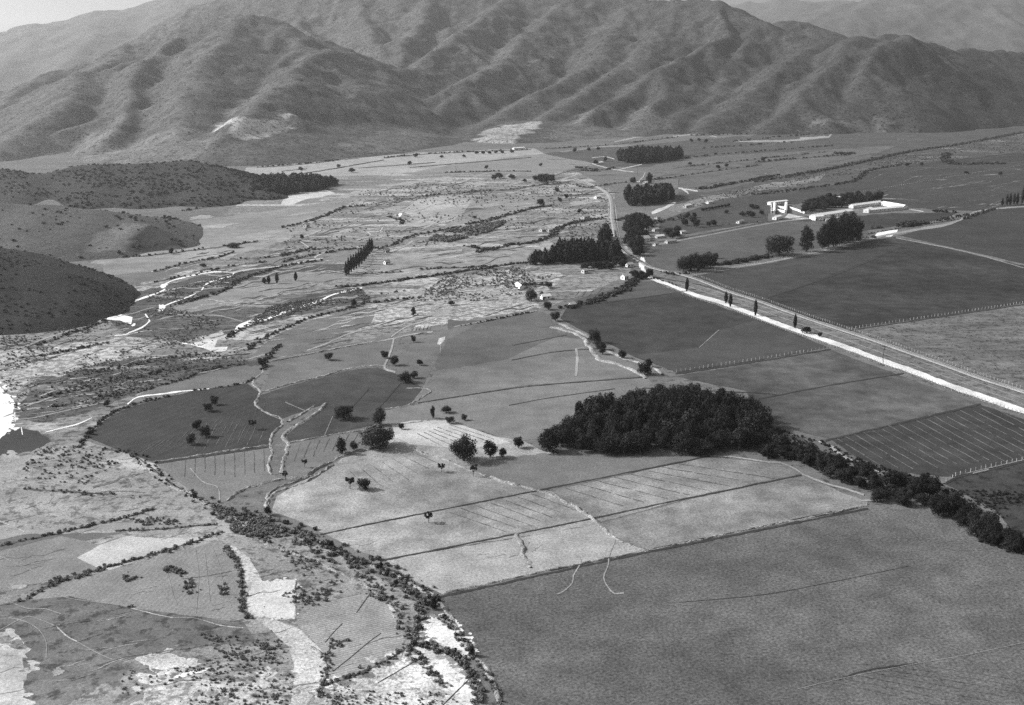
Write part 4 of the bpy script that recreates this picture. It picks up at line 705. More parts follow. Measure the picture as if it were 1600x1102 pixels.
for i, (px, py, h) in enumerate([(1284, 389, 38), (1293, 387, 44), (1302, 386, 45), (1311, 384, 46), (1321, 382, 46), (1331, 379, 44), (1338, 377, 36), (1300, 379, 42), (1318, 376, 44), (1328, 374, 42)]): tree(px, py, h, 24, 'tall', 'tall dark tree in the big clump before the white farmstead', 'eucalyptus_tree', 'tall clump before the farmstead')

def scatter(poly, spacing, jitter=.45):
    gp = [G(*p)[:2] for p in poly]; xs = [p[0] for p in gp]; ys = [p[1] for p in gp]; out = []
    x = min(xs)
    while x < max(xs):
        y = min(ys)
        while y < max(ys):
            q = (x + rng.uniform(-jitter, jitter) * spacing, y + rng.uniform(-jitter, jitter) * spacing)
            if inside(np.array([q]), gp)[0]: out.append(q)
            y += spacing
        x += spacing
    return out
# the grove
gcx, gcy = G(1050, 668)[:2]
for (x, y) in scatter([(862, 698), (880, 702), (905, 709), (960, 711), (1100, 711), (1170, 706), (1198, 690), (1194, 668), (1172, 648), (1130, 634), (1060, 626), (1015, 630), (950, 648), (900, 664), (866, 684)], 5.9):
    tree(0, 0, 0, 0, rng.choice(['broad', 'round', 'broad']), 'dark leafy tree crowded in the dense grove', 'broadleaf_tree', 'dense grove', pos=(x, y), hm=rng.uniform(7, 12) + 7.5 * max(0, 1 - math.hypot((x - gcx) / 48, (y - gcy) / 34)), wm=rng.choice([rng.uniform(5, 8), rng.uniform(8, 12.5)]))
# belt of low trees running right from the grove
belt = scatter([(1190, 700), (1215, 688), (1280, 712), (1330, 738), (1395, 752), (1470, 766), (1440, 790), (1385, 782), (1355, 772), (1310, 756), (1250, 724), (1195, 716)], 4.6)
for (x, y) in belt: tree(0, 0, 0, 0, 'round', 'low dark tree in the belt between grove and right edge', 'broadleaf_tree', 'tree belt right of the grove', pos=(x, y), hm=rng.choice([rng.uniform(2, 4.5), rng.uniform(4.5, 8)]), wm=rng.uniform(3, 8.5))
for (x, y) in scatter([(1455, 800), (1490, 790), (1530, 815), (1560, 838), (1600, 850), (1700, 868), (1690, 880), (1590, 862), (1540, 852), (1500, 815)], 4.6): tree(0, 0, 0, 0, 'broad', 'dark tree at the right edge end of the belt', 'broadleaf_tree', 'belt end at the right edge', pos=(x, y), hm=rng.uniform(5, 8.5), wm=rng.uniform(5, 8))
# plantations and woods
def wood(poly, spacing, h, w, meshes, name, label, group):
    for (x, y) in scatter(poly, spacing): small_tree(x, y, rng.uniform(*h), w * rng.uniform(.85, 1.2), meshes, name, label, group)
wood([(862, 413), (905, 412), (966, 409), (966, 400), (935, 397), (868, 398)], 6.3, (13, 16), 9, PINE, 'plantation_tree', 'tree of the dark square plantation left of the crossing', 'plantation left of the crossing')
wood([(830, 414), (862, 414), (860, 404), (838, 404)], 6.5, (7, 10), 9, PINE, 'plantation_tree', 'lower tree at the left end of the square plantation', 'left end of the plantation')
wood([(938, 385), (956, 388), (954, 374), (940, 368)], 6.5, (13, 16), 8, PINE, 'plantation_tree', 'tall tree in the narrow block between plantation and railway', 'narrow block by the railway')
wood([(985, 396), (992, 402), (1000, 403), (1006, 372), (1007, 345), (980, 347), (978, 375)], 9, (9, 13), 10, FARROUND + PINE[:1], 'avenue_tree', 'tree in the dense strip between railway and village houses', 'strip between railway and village')
wood([(985, 323), (1035, 320), (1052, 314), (1052, 303), (980, 304), (974, 312)], 10.5, (13, 16), 12.5, PINE, 'plantation_tree', 'tree of the dark wood right of the railway bend', 'wood right of the railway bend')
wood([(1030, 316), (1052, 312), (1050, 304), (1032, 305)], 10, (17, 21), 14, FARROUND, 'plantation_tree', 'tallest tree at the right end of the railway bend wood', 'tall end of the bend wood')
wood([(968, 252), (990, 257), (1030, 254), (1064, 249), (1066, 243), (1000, 242), (968, 246)], 14, (16, 19), 17, PINE, 'plantation_tree', 'tree of the far dark oval wood before the mountains', 'far oval wood')
wood([(395, 305), (430, 306), (480, 301), (518, 294), (521, 286), (470, 283), (385, 284)], 12.5, (11, 14), 18, PINE, 'woodland_tree', 'tree of the dark wood beside the long low hill', 'wood beside the low hill')
wood([(912, 423), (945, 423), (980, 419), (978, 414), (912, 417)], 6.5, (4.5, 7), 7, FARROUND, 'orchard_tree', 'low tree in the row before the square plantation', 'low row before the plantation')
wood([(958, 415), (975, 419), (975, 408), (965, 405)], 6.5, (6, 9), 7.5, FARROUND, 'orchard_tree', 'tree in the corner clump beside the crossing', 'corner clump by the crossing')
wood([(1255, 334), (1300, 327), (1340, 320), (1376, 314), (1374, 310), (1300, 314), (1255, 322)], 10, (8, 13), 11, FARROUND, 'garden_tree', 'dark garden tree behind the long white farm buildings', 'garden of the white farmstead')
wood([(832, 286), (868, 285), (872, 280), (835, 280)], 11, (7, 10), 11, FARROUND, 'orchard_tree', 'tree of the small dark copse left of the far railway', 'copse left of the far railway')
wood([(1005, 372), (1020, 380), (1022, 350), (1008, 340)], 13, (7, 11), 8, FARROUND, 'garden_tree', 'garden tree between the white village houses', 'village gardens')
wood([(978, 436), (1014, 440), (1016, 431), (990, 430)], 8, (5, 8), 7, FARROUND, 'garden_tree', 'garden tree below the white crossing', 'trees below the crossing')
wood([(1035, 375), (1060, 372), (1060, 364), (1040, 366)], 10, (6, 9), 8, FARROUND, 'garden_tree', 'tree in the clump right of the village houses', 'clump right of the village')
for i, (px, py, hm, wm) in enumerate([(1085, 340, 6, 6), (1074, 341, 7, 7), (1083, 350, 10, 10), (1107, 354, 6, 6), (1115, 353, 7, 8), (1135, 334, 5, 6), (1160, 338, 6, 8), (1170, 337, 6, 8), (1175, 340, 7, 8), (1190, 336, 6, 7), (1070, 353, 8, 9), (1088, 355, 9, 8), (1175, 326, 6, 9), (1182, 327, 6, 8)] + [(1098 + 5 * k, 330 - k * .9, 4, 5) for k in range(9)]):
    x, y, _ = G(px, py); small_tree(x, y, hm, wm, FARROUND, 'orchard_tree', 'scattered tree in the dark orchard left of the farmstead', 'scattered orchard trees')
for i, (px, py, hm, wm) in enumerate([(650, 246, 8, 9), (640, 258, 8, 9), (550, 270, 9, 11), (470, 267, 7, 9), (529, 262, 6, 8), (760, 264, 7, 8), (725, 246, 6, 8), (690, 247, 6, 8), (745, 241, 6, 9), (755, 241, 6, 9), (765, 241, 6, 9), (775, 240, 6, 9), (785, 240, 6, 9), (800, 239, 6, 9), (898, 238, 9, 9), (920, 236, 8, 8), (935, 235, 8, 8), (845, 260, 6, 7), (1080, 222, 8, 9), (1092, 221, 8, 9), (1103, 223, 8, 10), (1122, 264, 7, 9), (1135, 261, 6, 8), (1192, 252, 8, 10), (1078, 258, 6, 7), (931, 257, 9, 9), (946, 253, 11, 7), (1417, 260, 6, 7), (1440, 259, 6, 7), (1510, 272, 5, 9), (875, 316, 6, 6), (885, 310, 6, 7), (870, 300, 7, 8), (905, 333, 5, 6), (800, 280, 8, 12), (780, 279, 10, 14), (772, 281, 8, 10), (820, 285, 6, 7)]):
    x, y, _ = G(px, py); small_tree(x, y, hm, wm, FARROUND, 'field_tree', 'tiny scattered tree on the far plain before the mountains', 'scattered trees on the far plain')

# --- shrubs: the largest 290 in the picture are things, the rest one mass
SH = []
def sh_line(pts, dens, size, wid, where):
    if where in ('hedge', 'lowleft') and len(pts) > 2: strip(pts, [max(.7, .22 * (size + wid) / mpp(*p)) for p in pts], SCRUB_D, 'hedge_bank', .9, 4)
    wp = catmull([G(p[0], p[1]) for p in pts], 1.0)
    for a, b in zip(wp[:-1], wp[1:]):
        L = np.linalg.norm(b - a); n = L * dens * 1.9; n = int(n) + (rng.random() < n - int(n))
        for _ in range(n):
            q = a + (b - a) * rng.random(); SH.append((q[0] + rng.gauss(0, wid), q[1] + rng.gauss(0, wid), size * .72 * rng.uniform(.4, 1.45), where))
def sh_area(poly, n, size, where, clump=25):
    gp = [G(*p)[:2] for p in poly]; xs = [p[0] for p in gp]; ys = [p[1] for p in gp]; k = 0; tries = 0; n = int(n * 1.7); n = int(n * 1.3); size = size * .58
    while k < n and tries < n * 40:
        tries += 1; q = (rng.uniform(min(xs), max(xs)), rng.uniform(min(ys), max(ys)))
        if float(fbm(np.array(q[0] / clump), np.array(q[1] / clump), 3, 91)) < rng.uniform(.3, .7): continue
        if inside(np.array([q]), gp)[0]: SH.append((q[0], q[1], size * rng.uniform(.45, 1.5), where)); k += 1
ST, LP, HG, RV, PLN = 'stream', 'lowleft', 'hedge', 'belt', 'plain'
sh_line([(345, 795), (380, 808), (420, 820), (460, 835), (500, 850), (540, 870), (580, 888), (620, 905), (650, 925), (672, 945)], 1.5, 2.0, 2.6, ST)
sh_line([(400, 820), (440, 838), (480, 855), (520, 875), (560, 895), (590, 920), (615, 945), (630, 970), (634, 1000), (640, 1015)], .6, 1.7, 1.3, ST)
sh_line([(655, 935), (658, 960), (652, 985), (645, 1005)], 1.3, 1.8, .8, ST); sh_line([(645, 1005), (680, 1015), (710, 1025), (730, 1045), (745, 1070), (752, 1100)], 1.3, 1.8, .9, ST); sh_line([(640, 1015), (660, 1035), (680, 1055), (700, 1075)], 1.1, 1.6, .9, ST)
sh_line([(690, 962), (712, 985), (728, 1010), (745, 1035), (765, 1060), (780, 1090), (784, 1110)], .8, 1.5, .8, ST); sh_area([(330, 790), (400, 800), (440, 830), (420, 850), (360, 830)], 170, 2.0, ST); sh_area([(440, 930), (470, 915), (540, 925), (500, 945), (470, 960)], 35, 1.7, LP, 8)
sh_line([(0, 854), (60, 840), (100, 832), (150, 820), (200, 808), (240, 795)], .55, 1.6, .5, LP); sh_line([(40, 937), (80, 915), (150, 892), (220, 872), (300, 848), (345, 832)], .8, 1.6, .9, LP); sh_line([(180, 830), (240, 828), (310, 822), (340, 820)], .4, 1.4, .5, LP); sh_line([(350, 855), (368, 875), (378, 905), (378, 930), (382, 955), (390, 968)], 1.0, 1.5, .7, LP)
sh_line([(75, 910), (100, 906)], 2, 1.6, 1, LP); sh_area([(200, 812), (260, 808), (290, 820), (220, 822)], 30, 1.5, LP); sh_line([(40, 765), (90, 768), (150, 772), (210, 778)], .35, 1.6, 1.6, LP); sh_area([(30, 740), (60, 700), (130, 695), (190, 720), (120, 765), (50, 765)], 90, 1.5, LP)
sh_area([(180, 1050), (300, 1040), (440, 1000), (460, 1060), (450, 1110), (200, 1110)], 190, 1.1, LP); sh_area([(510, 1080), (600, 1060), (680, 1060), (720, 1105), (510, 1110)], 90, 1.0, LP); sh_line([(505, 1072), (550, 1058), (600, 1035), (632, 1015)], 1.2, 1.3, .8, LP); sh_line([(497, 1090), (508, 1060), (510, 1030), (520, 1010), (545, 1000)], .9, 1.4, .9, LP)
sh_line([(262, 888), (268, 895)], 2, 1.5, 1, LP); sh_line([(275, 888), (283, 900)], 2, 1.5, .8, LP); sh_line([(292, 908), (298, 930)], 1.8, 1.5, 1, LP); sh_line([(345, 915), (352, 930)], 1.8, 1.4, .9, LP); sh_area([(190, 890), (225, 892), (222, 905), (195, 910)], 18, 1.3, LP, 6); sh_area([(430, 850), (560, 905), (620, 950), (560, 925), (470, 905)], 70, 1.3, ST)
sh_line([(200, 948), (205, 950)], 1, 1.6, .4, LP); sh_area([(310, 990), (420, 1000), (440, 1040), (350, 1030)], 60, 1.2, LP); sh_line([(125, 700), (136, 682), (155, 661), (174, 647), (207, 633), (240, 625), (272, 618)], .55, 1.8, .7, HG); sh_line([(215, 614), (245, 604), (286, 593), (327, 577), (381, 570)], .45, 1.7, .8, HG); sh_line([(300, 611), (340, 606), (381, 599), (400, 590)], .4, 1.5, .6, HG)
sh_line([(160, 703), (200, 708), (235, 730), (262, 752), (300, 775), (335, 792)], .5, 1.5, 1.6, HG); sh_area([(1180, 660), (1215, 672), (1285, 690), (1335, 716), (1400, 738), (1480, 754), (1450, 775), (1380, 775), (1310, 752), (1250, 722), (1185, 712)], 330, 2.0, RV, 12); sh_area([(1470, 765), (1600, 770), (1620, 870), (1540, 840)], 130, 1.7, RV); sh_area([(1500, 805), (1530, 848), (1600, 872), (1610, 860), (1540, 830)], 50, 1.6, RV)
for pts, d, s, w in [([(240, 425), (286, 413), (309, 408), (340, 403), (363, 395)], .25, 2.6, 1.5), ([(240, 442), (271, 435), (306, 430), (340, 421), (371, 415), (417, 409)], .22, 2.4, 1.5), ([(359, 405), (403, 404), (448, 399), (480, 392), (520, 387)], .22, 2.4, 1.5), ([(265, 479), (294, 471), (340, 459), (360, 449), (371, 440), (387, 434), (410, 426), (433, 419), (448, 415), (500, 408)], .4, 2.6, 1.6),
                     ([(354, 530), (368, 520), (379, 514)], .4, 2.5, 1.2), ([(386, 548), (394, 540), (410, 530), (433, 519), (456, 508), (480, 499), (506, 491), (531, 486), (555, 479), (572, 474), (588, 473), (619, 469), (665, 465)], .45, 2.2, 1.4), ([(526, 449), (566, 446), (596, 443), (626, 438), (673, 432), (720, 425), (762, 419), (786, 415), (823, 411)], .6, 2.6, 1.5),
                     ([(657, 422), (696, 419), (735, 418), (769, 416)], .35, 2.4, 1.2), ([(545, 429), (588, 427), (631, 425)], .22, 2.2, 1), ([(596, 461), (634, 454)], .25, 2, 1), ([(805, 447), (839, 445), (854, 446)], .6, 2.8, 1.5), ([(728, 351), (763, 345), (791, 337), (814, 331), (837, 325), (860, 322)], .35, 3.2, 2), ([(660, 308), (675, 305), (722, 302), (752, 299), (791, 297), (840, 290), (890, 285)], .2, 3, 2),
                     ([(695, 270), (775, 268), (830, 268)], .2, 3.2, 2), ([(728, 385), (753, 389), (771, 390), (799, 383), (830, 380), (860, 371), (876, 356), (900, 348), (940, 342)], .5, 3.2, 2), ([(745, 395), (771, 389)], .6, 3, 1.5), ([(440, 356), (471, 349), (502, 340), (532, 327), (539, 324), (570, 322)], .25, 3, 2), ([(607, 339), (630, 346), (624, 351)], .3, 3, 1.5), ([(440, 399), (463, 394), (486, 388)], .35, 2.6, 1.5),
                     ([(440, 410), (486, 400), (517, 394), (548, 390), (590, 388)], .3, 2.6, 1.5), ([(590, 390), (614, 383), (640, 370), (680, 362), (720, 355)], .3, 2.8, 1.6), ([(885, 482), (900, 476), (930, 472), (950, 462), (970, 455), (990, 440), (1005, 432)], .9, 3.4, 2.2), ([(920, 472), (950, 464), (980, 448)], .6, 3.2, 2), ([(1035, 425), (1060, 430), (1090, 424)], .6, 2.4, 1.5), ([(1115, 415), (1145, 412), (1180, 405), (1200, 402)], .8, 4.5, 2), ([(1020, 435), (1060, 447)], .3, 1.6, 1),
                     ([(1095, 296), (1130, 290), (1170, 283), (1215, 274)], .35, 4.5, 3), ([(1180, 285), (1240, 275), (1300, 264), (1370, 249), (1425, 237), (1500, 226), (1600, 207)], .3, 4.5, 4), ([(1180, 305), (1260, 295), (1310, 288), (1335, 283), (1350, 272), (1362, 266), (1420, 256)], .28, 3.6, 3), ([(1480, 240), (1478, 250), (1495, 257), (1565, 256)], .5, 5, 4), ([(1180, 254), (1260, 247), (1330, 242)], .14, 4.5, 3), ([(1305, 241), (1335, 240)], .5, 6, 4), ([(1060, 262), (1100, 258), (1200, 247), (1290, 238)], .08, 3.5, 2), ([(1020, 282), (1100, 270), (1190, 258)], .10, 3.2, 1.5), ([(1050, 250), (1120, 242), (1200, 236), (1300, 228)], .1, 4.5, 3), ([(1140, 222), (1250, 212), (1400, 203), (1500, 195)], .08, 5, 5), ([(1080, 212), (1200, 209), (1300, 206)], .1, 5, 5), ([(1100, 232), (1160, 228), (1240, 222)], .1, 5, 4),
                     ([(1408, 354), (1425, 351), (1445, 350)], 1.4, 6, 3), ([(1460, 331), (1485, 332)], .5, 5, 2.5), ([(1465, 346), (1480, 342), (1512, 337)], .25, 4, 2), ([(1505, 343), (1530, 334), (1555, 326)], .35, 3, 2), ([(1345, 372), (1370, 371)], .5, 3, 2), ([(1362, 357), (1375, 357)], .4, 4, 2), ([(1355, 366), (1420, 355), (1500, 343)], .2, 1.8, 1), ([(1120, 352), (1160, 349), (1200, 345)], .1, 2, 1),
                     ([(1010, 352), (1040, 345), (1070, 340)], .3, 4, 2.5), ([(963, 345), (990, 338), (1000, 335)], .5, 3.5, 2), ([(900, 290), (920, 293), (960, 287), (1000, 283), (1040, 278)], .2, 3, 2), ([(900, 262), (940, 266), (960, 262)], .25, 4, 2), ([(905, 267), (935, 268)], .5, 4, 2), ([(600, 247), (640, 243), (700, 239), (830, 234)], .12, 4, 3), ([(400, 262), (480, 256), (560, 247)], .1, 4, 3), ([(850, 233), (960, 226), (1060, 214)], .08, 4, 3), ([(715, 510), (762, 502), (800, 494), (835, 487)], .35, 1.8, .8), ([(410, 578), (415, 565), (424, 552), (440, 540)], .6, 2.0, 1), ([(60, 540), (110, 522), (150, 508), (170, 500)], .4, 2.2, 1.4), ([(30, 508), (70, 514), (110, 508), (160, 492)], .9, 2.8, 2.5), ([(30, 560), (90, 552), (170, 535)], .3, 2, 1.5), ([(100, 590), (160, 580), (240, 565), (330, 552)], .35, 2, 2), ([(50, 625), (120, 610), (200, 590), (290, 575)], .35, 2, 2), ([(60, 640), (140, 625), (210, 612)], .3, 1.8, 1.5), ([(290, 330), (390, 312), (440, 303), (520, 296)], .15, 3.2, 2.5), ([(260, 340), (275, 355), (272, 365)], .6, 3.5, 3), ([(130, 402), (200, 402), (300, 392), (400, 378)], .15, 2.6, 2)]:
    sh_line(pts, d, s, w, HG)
sh_area([(670, 376), (680, 368), (710, 358), (760, 350), (795, 345), (780, 354), (765, 363), (735, 370), (700, 379)], 420, 4.2, PLN, 60); sh_area([(500, 480), (430, 500), (380, 512), (420, 480), (560, 450), (580, 468)], 420, 1.9, PLN, 30); sh_area([(560, 300), (700, 280), (900, 285), (940, 330), (880, 345), (700, 380), (600, 400), (500, 400), (440, 410), (450, 350), (540, 325)], 650, 2.6, PLN, 60)
sh_area([(700, 430), (800, 418), (870, 425), (830, 460), (720, 475), (640, 470)], 480, 1.9, PLN, 25); sh_area([(0, 520), (160, 500), (340, 530), (400, 560), (210, 615), (60, 660), (20, 640), (0, 600)], 800, 1.5, PLN, 25); sh_area([(230, 460), (380, 425), (370, 440), (330, 465), (260, 480), (350, 500), (320, 530), (230, 520)], 330, 1.7, PLN, 25); sh_area([(1180, 290), (1420, 240), (1600, 206), (1600, 236), (1480, 250), (1370, 265), (1200, 302)], 420, 3.4, PLN, 80); sh_area([(1330, 518), (1600, 478), (1600, 606)], 150, .9, PLN, 20); sh_area([(1050, 316), (1200, 290), (1290, 272), (1190, 300), (1060, 330)], 160, 2.4, PLN, 40); sh_area([(900, 330), (950, 310), (955, 360), (930, 380), (880, 375)], 130, 2.4, PLN, 30); sh_area([(0, 330), (130, 340), (140, 390), (0, 380)], 10, 2, PLN)
SHLAB = {ST: ('leafy grey shrub in the scrub belt along the curving stream bed', 'stream scrub belt'), LP: ('low shrub on the dry pastures at lower left', 'shrubs on the lower left pastures'), HG: ('shrub of a hedge line between the fields', 'hedge shrubs'), RV: ('dark shrub in the belt right of the grove', 'shrubs in the tree belt'), PLN: ('shrub scattered on the scrub plain', 'shrubs on the scrub plain')}
SH.sort(key=lambda q: -q[2] / math.hypot(q[0], q[1], H))
px_of = lambda x, y: (CX + F * x / (y * CP + H * SP), 0)
front, rest, cnt = [], [], 0
for q in SH:
    vis = abs(px_of(q[0], q[1])[0] - 800) < 790 and q[1] > 262
    if vis and cnt < 290: front.append(q); cnt += 1
    else: rest.append(q)
SH_ = [(x, y, s * (.75 if w_ == LP else 1), w_) for x, y, s, w_ in front]
for x, y, s, where in SH_:
    o = link('shrub', rng.choice(SHRUB_H if where in (HG, RV) or rng.random() < .2 else SHRUB)); o.location = (x, y, 0.02); o.rotation_euler = (0, 0, rng.uniform(0, 6.28)); o.scale = (s * 1.15, s * 1.15, s * .9); tag(o, SHLAB[where][0], 'shrub', SHLAB[where][1])
for where in (ST, LP, HG, RV, PLN):
    sel = [q for q in rest if q[3] == where]
    if not sel: continue
    Vs, Fs, off = [], [], 0
    for x, y, s, _ in sel:
        v, f = SHRUBVF[rng.randrange(3)]; k = 40 if y > 420 else 90; k = min(k, len(f)); c, sn = math.cos(s * 40), math.sin(s * 40); sel_i = nrg.choice(len(f), k, replace=False); vv = v.reshape(-1, 4, 3)[sel_i]
        if k < 60: ce = vv.mean(1, keepdims=True); vv = ce + (vv - ce) * 1.7
        vv = vv.reshape(-1, 3); Vs.append(np.stack([(vv[:, 0] * c - vv[:, 1] * sn) * s * 1.15 + x, (vv[:, 0] * sn + vv[:, 1] * c) * s * 1.15 + y, vv[:, 2] * s * .9 + .02], 1)); Fs.append(np.arange(4 * k).reshape(-1, 4) + off); off += 4 * k
    tag(link('scrub', mesh('scrub', np.concatenate(Vs), np.concatenate(Fs), LEAF_HEDGE if where in (HG, RV) else LEAF_GREY)), kind='stuff')

def hill_shrubs(poly, n, size, hf):
    gp = poly; Vs, Fs, off = [], [], 0; xs = [p[0] for p in gp]; ys = [p[1] for p in gp]
    X = nrg.uniform(min(xs), max(xs), n); Y = nrg.uniform(min(ys), max(ys), n); Z = hf(X, Y); D = fbm(X / 40, Y / 40, 3, 55)
    for x, y, z, d_ in zip(X, Y, Z, D):
        if z < .3 or d_ < rng.uniform(.32, .6): continue
        v, f = SHRUBVF[rng.randrange(3)]; sel_i = nrg.choice(len(f), 30, replace=False); vv = v.reshape(-1, 4, 3)[sel_i]; ce = vv.mean(1, keepdims=True); vv = (ce + (vv - ce) * 1.9).reshape(-1, 3); s_ = size * rng.uniform(.4, 1.5)
        Vs.append(vv * [s_ * 1.2, s_ * 1.2, s_ * .8] + [x, y, z - .1]); Fs.append(np.arange(120).reshape(-1, 4) + off); off += 120
    tag(link('scrub', mesh('scrub', np.concatenate(Vs), np.concatenate(Fs), LEAF_HILL)), kind='stuff')
hill_shrubs([(-640, 600), (-200, 1000)], 7500, 1.5, h3f); hill_shrubs([(-760, 1060), (-180, 1750)], 8500, 2.6, h1f); hill_shrubs([(-700, 840), (-200, 1200)], 900, 2.6, h2f)
# ------------------------------------------------------------------ railway, fences, poles
RAIL = [(900, 280), (923, 288), (940, 296), (952, 306), (956, 320), (957, 340), (961, 362), (965, 380), (975, 393), (990, 403), (1005, 412), (1018, 419), (1040, 425), (1072, 432), (1099, 441), (1140, 457), (1181, 470), (1220, 484), (1262, 499), (1316, 517), (1371, 535), (1425, 554), (1479, 573), (1534, 593), (1600, 614), (1900, 712)]
rw = np.array(catmull([G(*p) for p in RAIL], 3.0)); rd = np.gradient(rw, axis=0)[:, :2]; rd /= np.linalg.norm(rd, axis=1, keepdims=True); rn = np.stack([-rd[:, 1], rd[:, 0]], 1)
def sweep(name, prof, mat, parent=None):
    n = len(rw); k = len(prof); v = np.zeros((n, k, 3))
    for j, (u, h) in enumerate(prof): v[:, j, :2] = rw[:, :2] + rn * u; v[:, j, 2] = h
    f = np.array([(i * k + j, i * k + j + 1, (i + 1) * k + j + 1, (i + 1) * k + j) for i in range(n - 1) for j in range(k - 1)])
    return link(name, mesh(name, v.reshape(-1, 3), f, mat), parent)
bed = tag(sweep('railway', [(-2.6, .45), (-1.7, .85), (1.7, .85), (2.6, .45)], BALLAST), kind='structure')
for s in (-.72, .72): sweep('rail', [(s - .05, .93), (s - .05, 1.06), (s + .05, 1.06), (s + .05, .93)], STEEL, bed)
V, Fc = [], []
sl = np.array(catmull([G(*p) for p in RAIL], 0.9)); sdn = np.gradient(sl, axis=0)[:, :2]; sdn /= np.linalg.norm(sdn, axis=1, keepdims=True)
for p, d in zip(sl, sdn):
    if p[1] > 1100: continue
    u = np.array([-d[1], d[0]]); o = len(V)
    for z in (.86, .945):
        for a, b in ((-1.2, -.12), (1.2, -.12), (1.2, .12), (-1.2, .12)): q = p[:2] + u * a + d * b; V.append((q[0], q[1], z))
    Fc += [(o + 4, o + 5, o + 6, o + 7), (o, o + 1, o + 5, o + 4), (o + 1, o + 2, o + 6, o + 5), (o + 2, o + 3, o + 7, o + 6), (o + 3, o, o + 4, o + 7)]
tag(link('sleepers', mesh('sleepers', V, Fc, DARKWOOD), bed), kind='stuff')
pm = mesh('post', [(x * .11, y * .11, z) for z in (0, 1.55) for x, y in ((-1, -1), (1, -1), (1, 1), (-1, 1))] + [(0, 0, 1.66)], [(0, 1, 5, 4), (1, 2, 6, 5), (2, 3, 7, 6), (3, 0, 4, 7), (4, 5, 8), (5, 6, 8), (6, 7, 8), (7, 4, 8)], POSTWOOD)
def fence(pts, spacing, label, maxn=280, light=1.0):
    wp = np.array(catmull([G(*p) for p in pts], 1.0)); d = np.r_[0, np.cumsum(np.linalg.norm(np.diff(wp, axis=0), axis=1))]
    spacing = max(spacing, d[-1] / maxn); root = bpy.data.objects.new('fence', None); COL.objects.link(root); root.location = tuple(wp[0]); tag(root, label, 'fence'); W = []
    for s in np.arange(0, d[-1], spacing):
        p = [np.interp(s, d, wp[:, i]) for i in range(2)]; o = link('post', pm, root); o.location = (p[0] - wp[0][0] + rng.uniform(-.15, .15), p[1] - wp[0][1] + rng.uniform(-.15, .15), rng.uniform(-.12, .0)); o.rotation_euler = (rng.gauss(0, .05), rng.gauss(0, .05), rng.uniform(0, 6)); W.append(o.location.copy())
    vv, ff = [], []
    for zz in (.5, .95, 1.4):
        for a, b in zip(W[:-1], W[1:]):
            n = len(vv); vv += [(a.x, a.y, zz - .012), (b.x, b.y, zz - .012), (b.x, b.y, zz + .012), (a.x, a.y, zz + .012)]; ff.append((n, n + 1, n + 2, n + 3))
    link('wire', mesh('wire', vv, ff, STEEL), root); return root
off = lambda pts, dx, dy: [(x + dx, y + dy) for x, y in pts]
fence(off(ROAD[4:16], -2, 5.5), 2.4, 'post and wire fence along the near side of the white road'); fence(off(RAIL[13:25], 2, -5), 2.4, 'post and wire fence on the far side of the railway'); fence([(1325, 515), (1500, 489), (1640, 468)], 3.2, 'post fence between dark field and rough pasture beyond the railway')
fence([(1050, 583), (1180, 563), (1297, 544)], 3.0, 'post fence from the grove top to the white road'); fence([(1478, 753), (1500, 742), (1545, 731), (1600, 719), (1640, 709)], 3.0, 'post fence along the ditch at the right end of the striped field'); fence([(1075, 429), (1200, 409), (1290, 390), (1365, 371)], 3.4, 'post fence along the farm road under the tall trees'); fence([(1335, 302), (1450, 283), (1600, 258)], 6, 'thin far fence crossing the field behind the farmstead'); fence([(1405, 355), (1500, 340), (1560, 322)], 5, 'far fence on the upper side of the farm road')
def pole(px, py, hm, label, group=None):
    root = bpy.data.objects.new('utility_pole', None); COL.objects.link(root); root.location = G(px, py); V, Fc = limb((0, 0, -.3), (0, 0, hm), .2, .13, 8); link('shaft', mesh('shaft', V, Fc, DARKWOOD, True), root)
    for z in (hm - .5, hm - 1.2):
        c = mesh('crossarm', [(x * 1.1, y * .06, z + k * .12) for k in (0, 1) for x, y in ((-1, -1), (1, -1), (1, 1), (-1, 1))], [(0, 1, 5, 4), (1, 2, 6, 5), (2, 3, 7, 6), (3, 0, 4, 7), (4, 5, 6, 7), (3, 2, 1, 0)], DARKWOOD); link('crossarm', c, root).rotation_euler = (0, 0, .9)
    return tag(root, label, 'pole', group)
pole(1380, 568, 9, 'dark utility pole beside the white road with long shadow'); pole(713, 268, 14, 'single pole by the pale strip far left of the railway'); pole(996, 274, 12, 'pole by the white track before the far oval wood')

# ------------------------------------------------------------------ buildings
def gable(root, L, W, hw, hr, wall, roof, eave=.4):
    a, b = L / 2, W / 2
    wv = [(-a, -b, -.2), (a, -b, -.2), (a, b, -.2), (-a, b, -.2), (-a, -b, hw), (a, -b, hw), (a, b, hw), (-a, b, hw), (-a, 0, hw + hr), (a, 0, hw + hr)]
    link('wall', mesh('wall', wv, [(0, 1, 5, 4), (1, 2, 6, 9, 5), (2, 3, 7, 6), (3, 0, 4, 8, 7)], wall), root)
    e = eave; k = hr / b; z0 = hw - k * e; t = .18
    rv = [(-a - e, -b - e, z0), (a + e, -b - e, z0), (a + e, 0, hw + hr), (-a - e, 0, hw + hr), (-a - e, b + e, z0), (a + e, b + e, z0)]; rv = [(x, y, z + .03) for x, y, z in rv] + [(x, y, z + .03 + t) for x, y, z in rv]
    link('roof', mesh('roof', rv, [(6, 7, 8, 9), (9, 8, 11, 10), (0, 3, 2, 1), (3, 4, 5, 2), (0, 1, 7, 6), (5, 4, 10, 11), (1, 2, 8, 7), (2, 5, 11, 8), (3, 0, 6, 9), (4, 3, 9, 10)], roof), root)
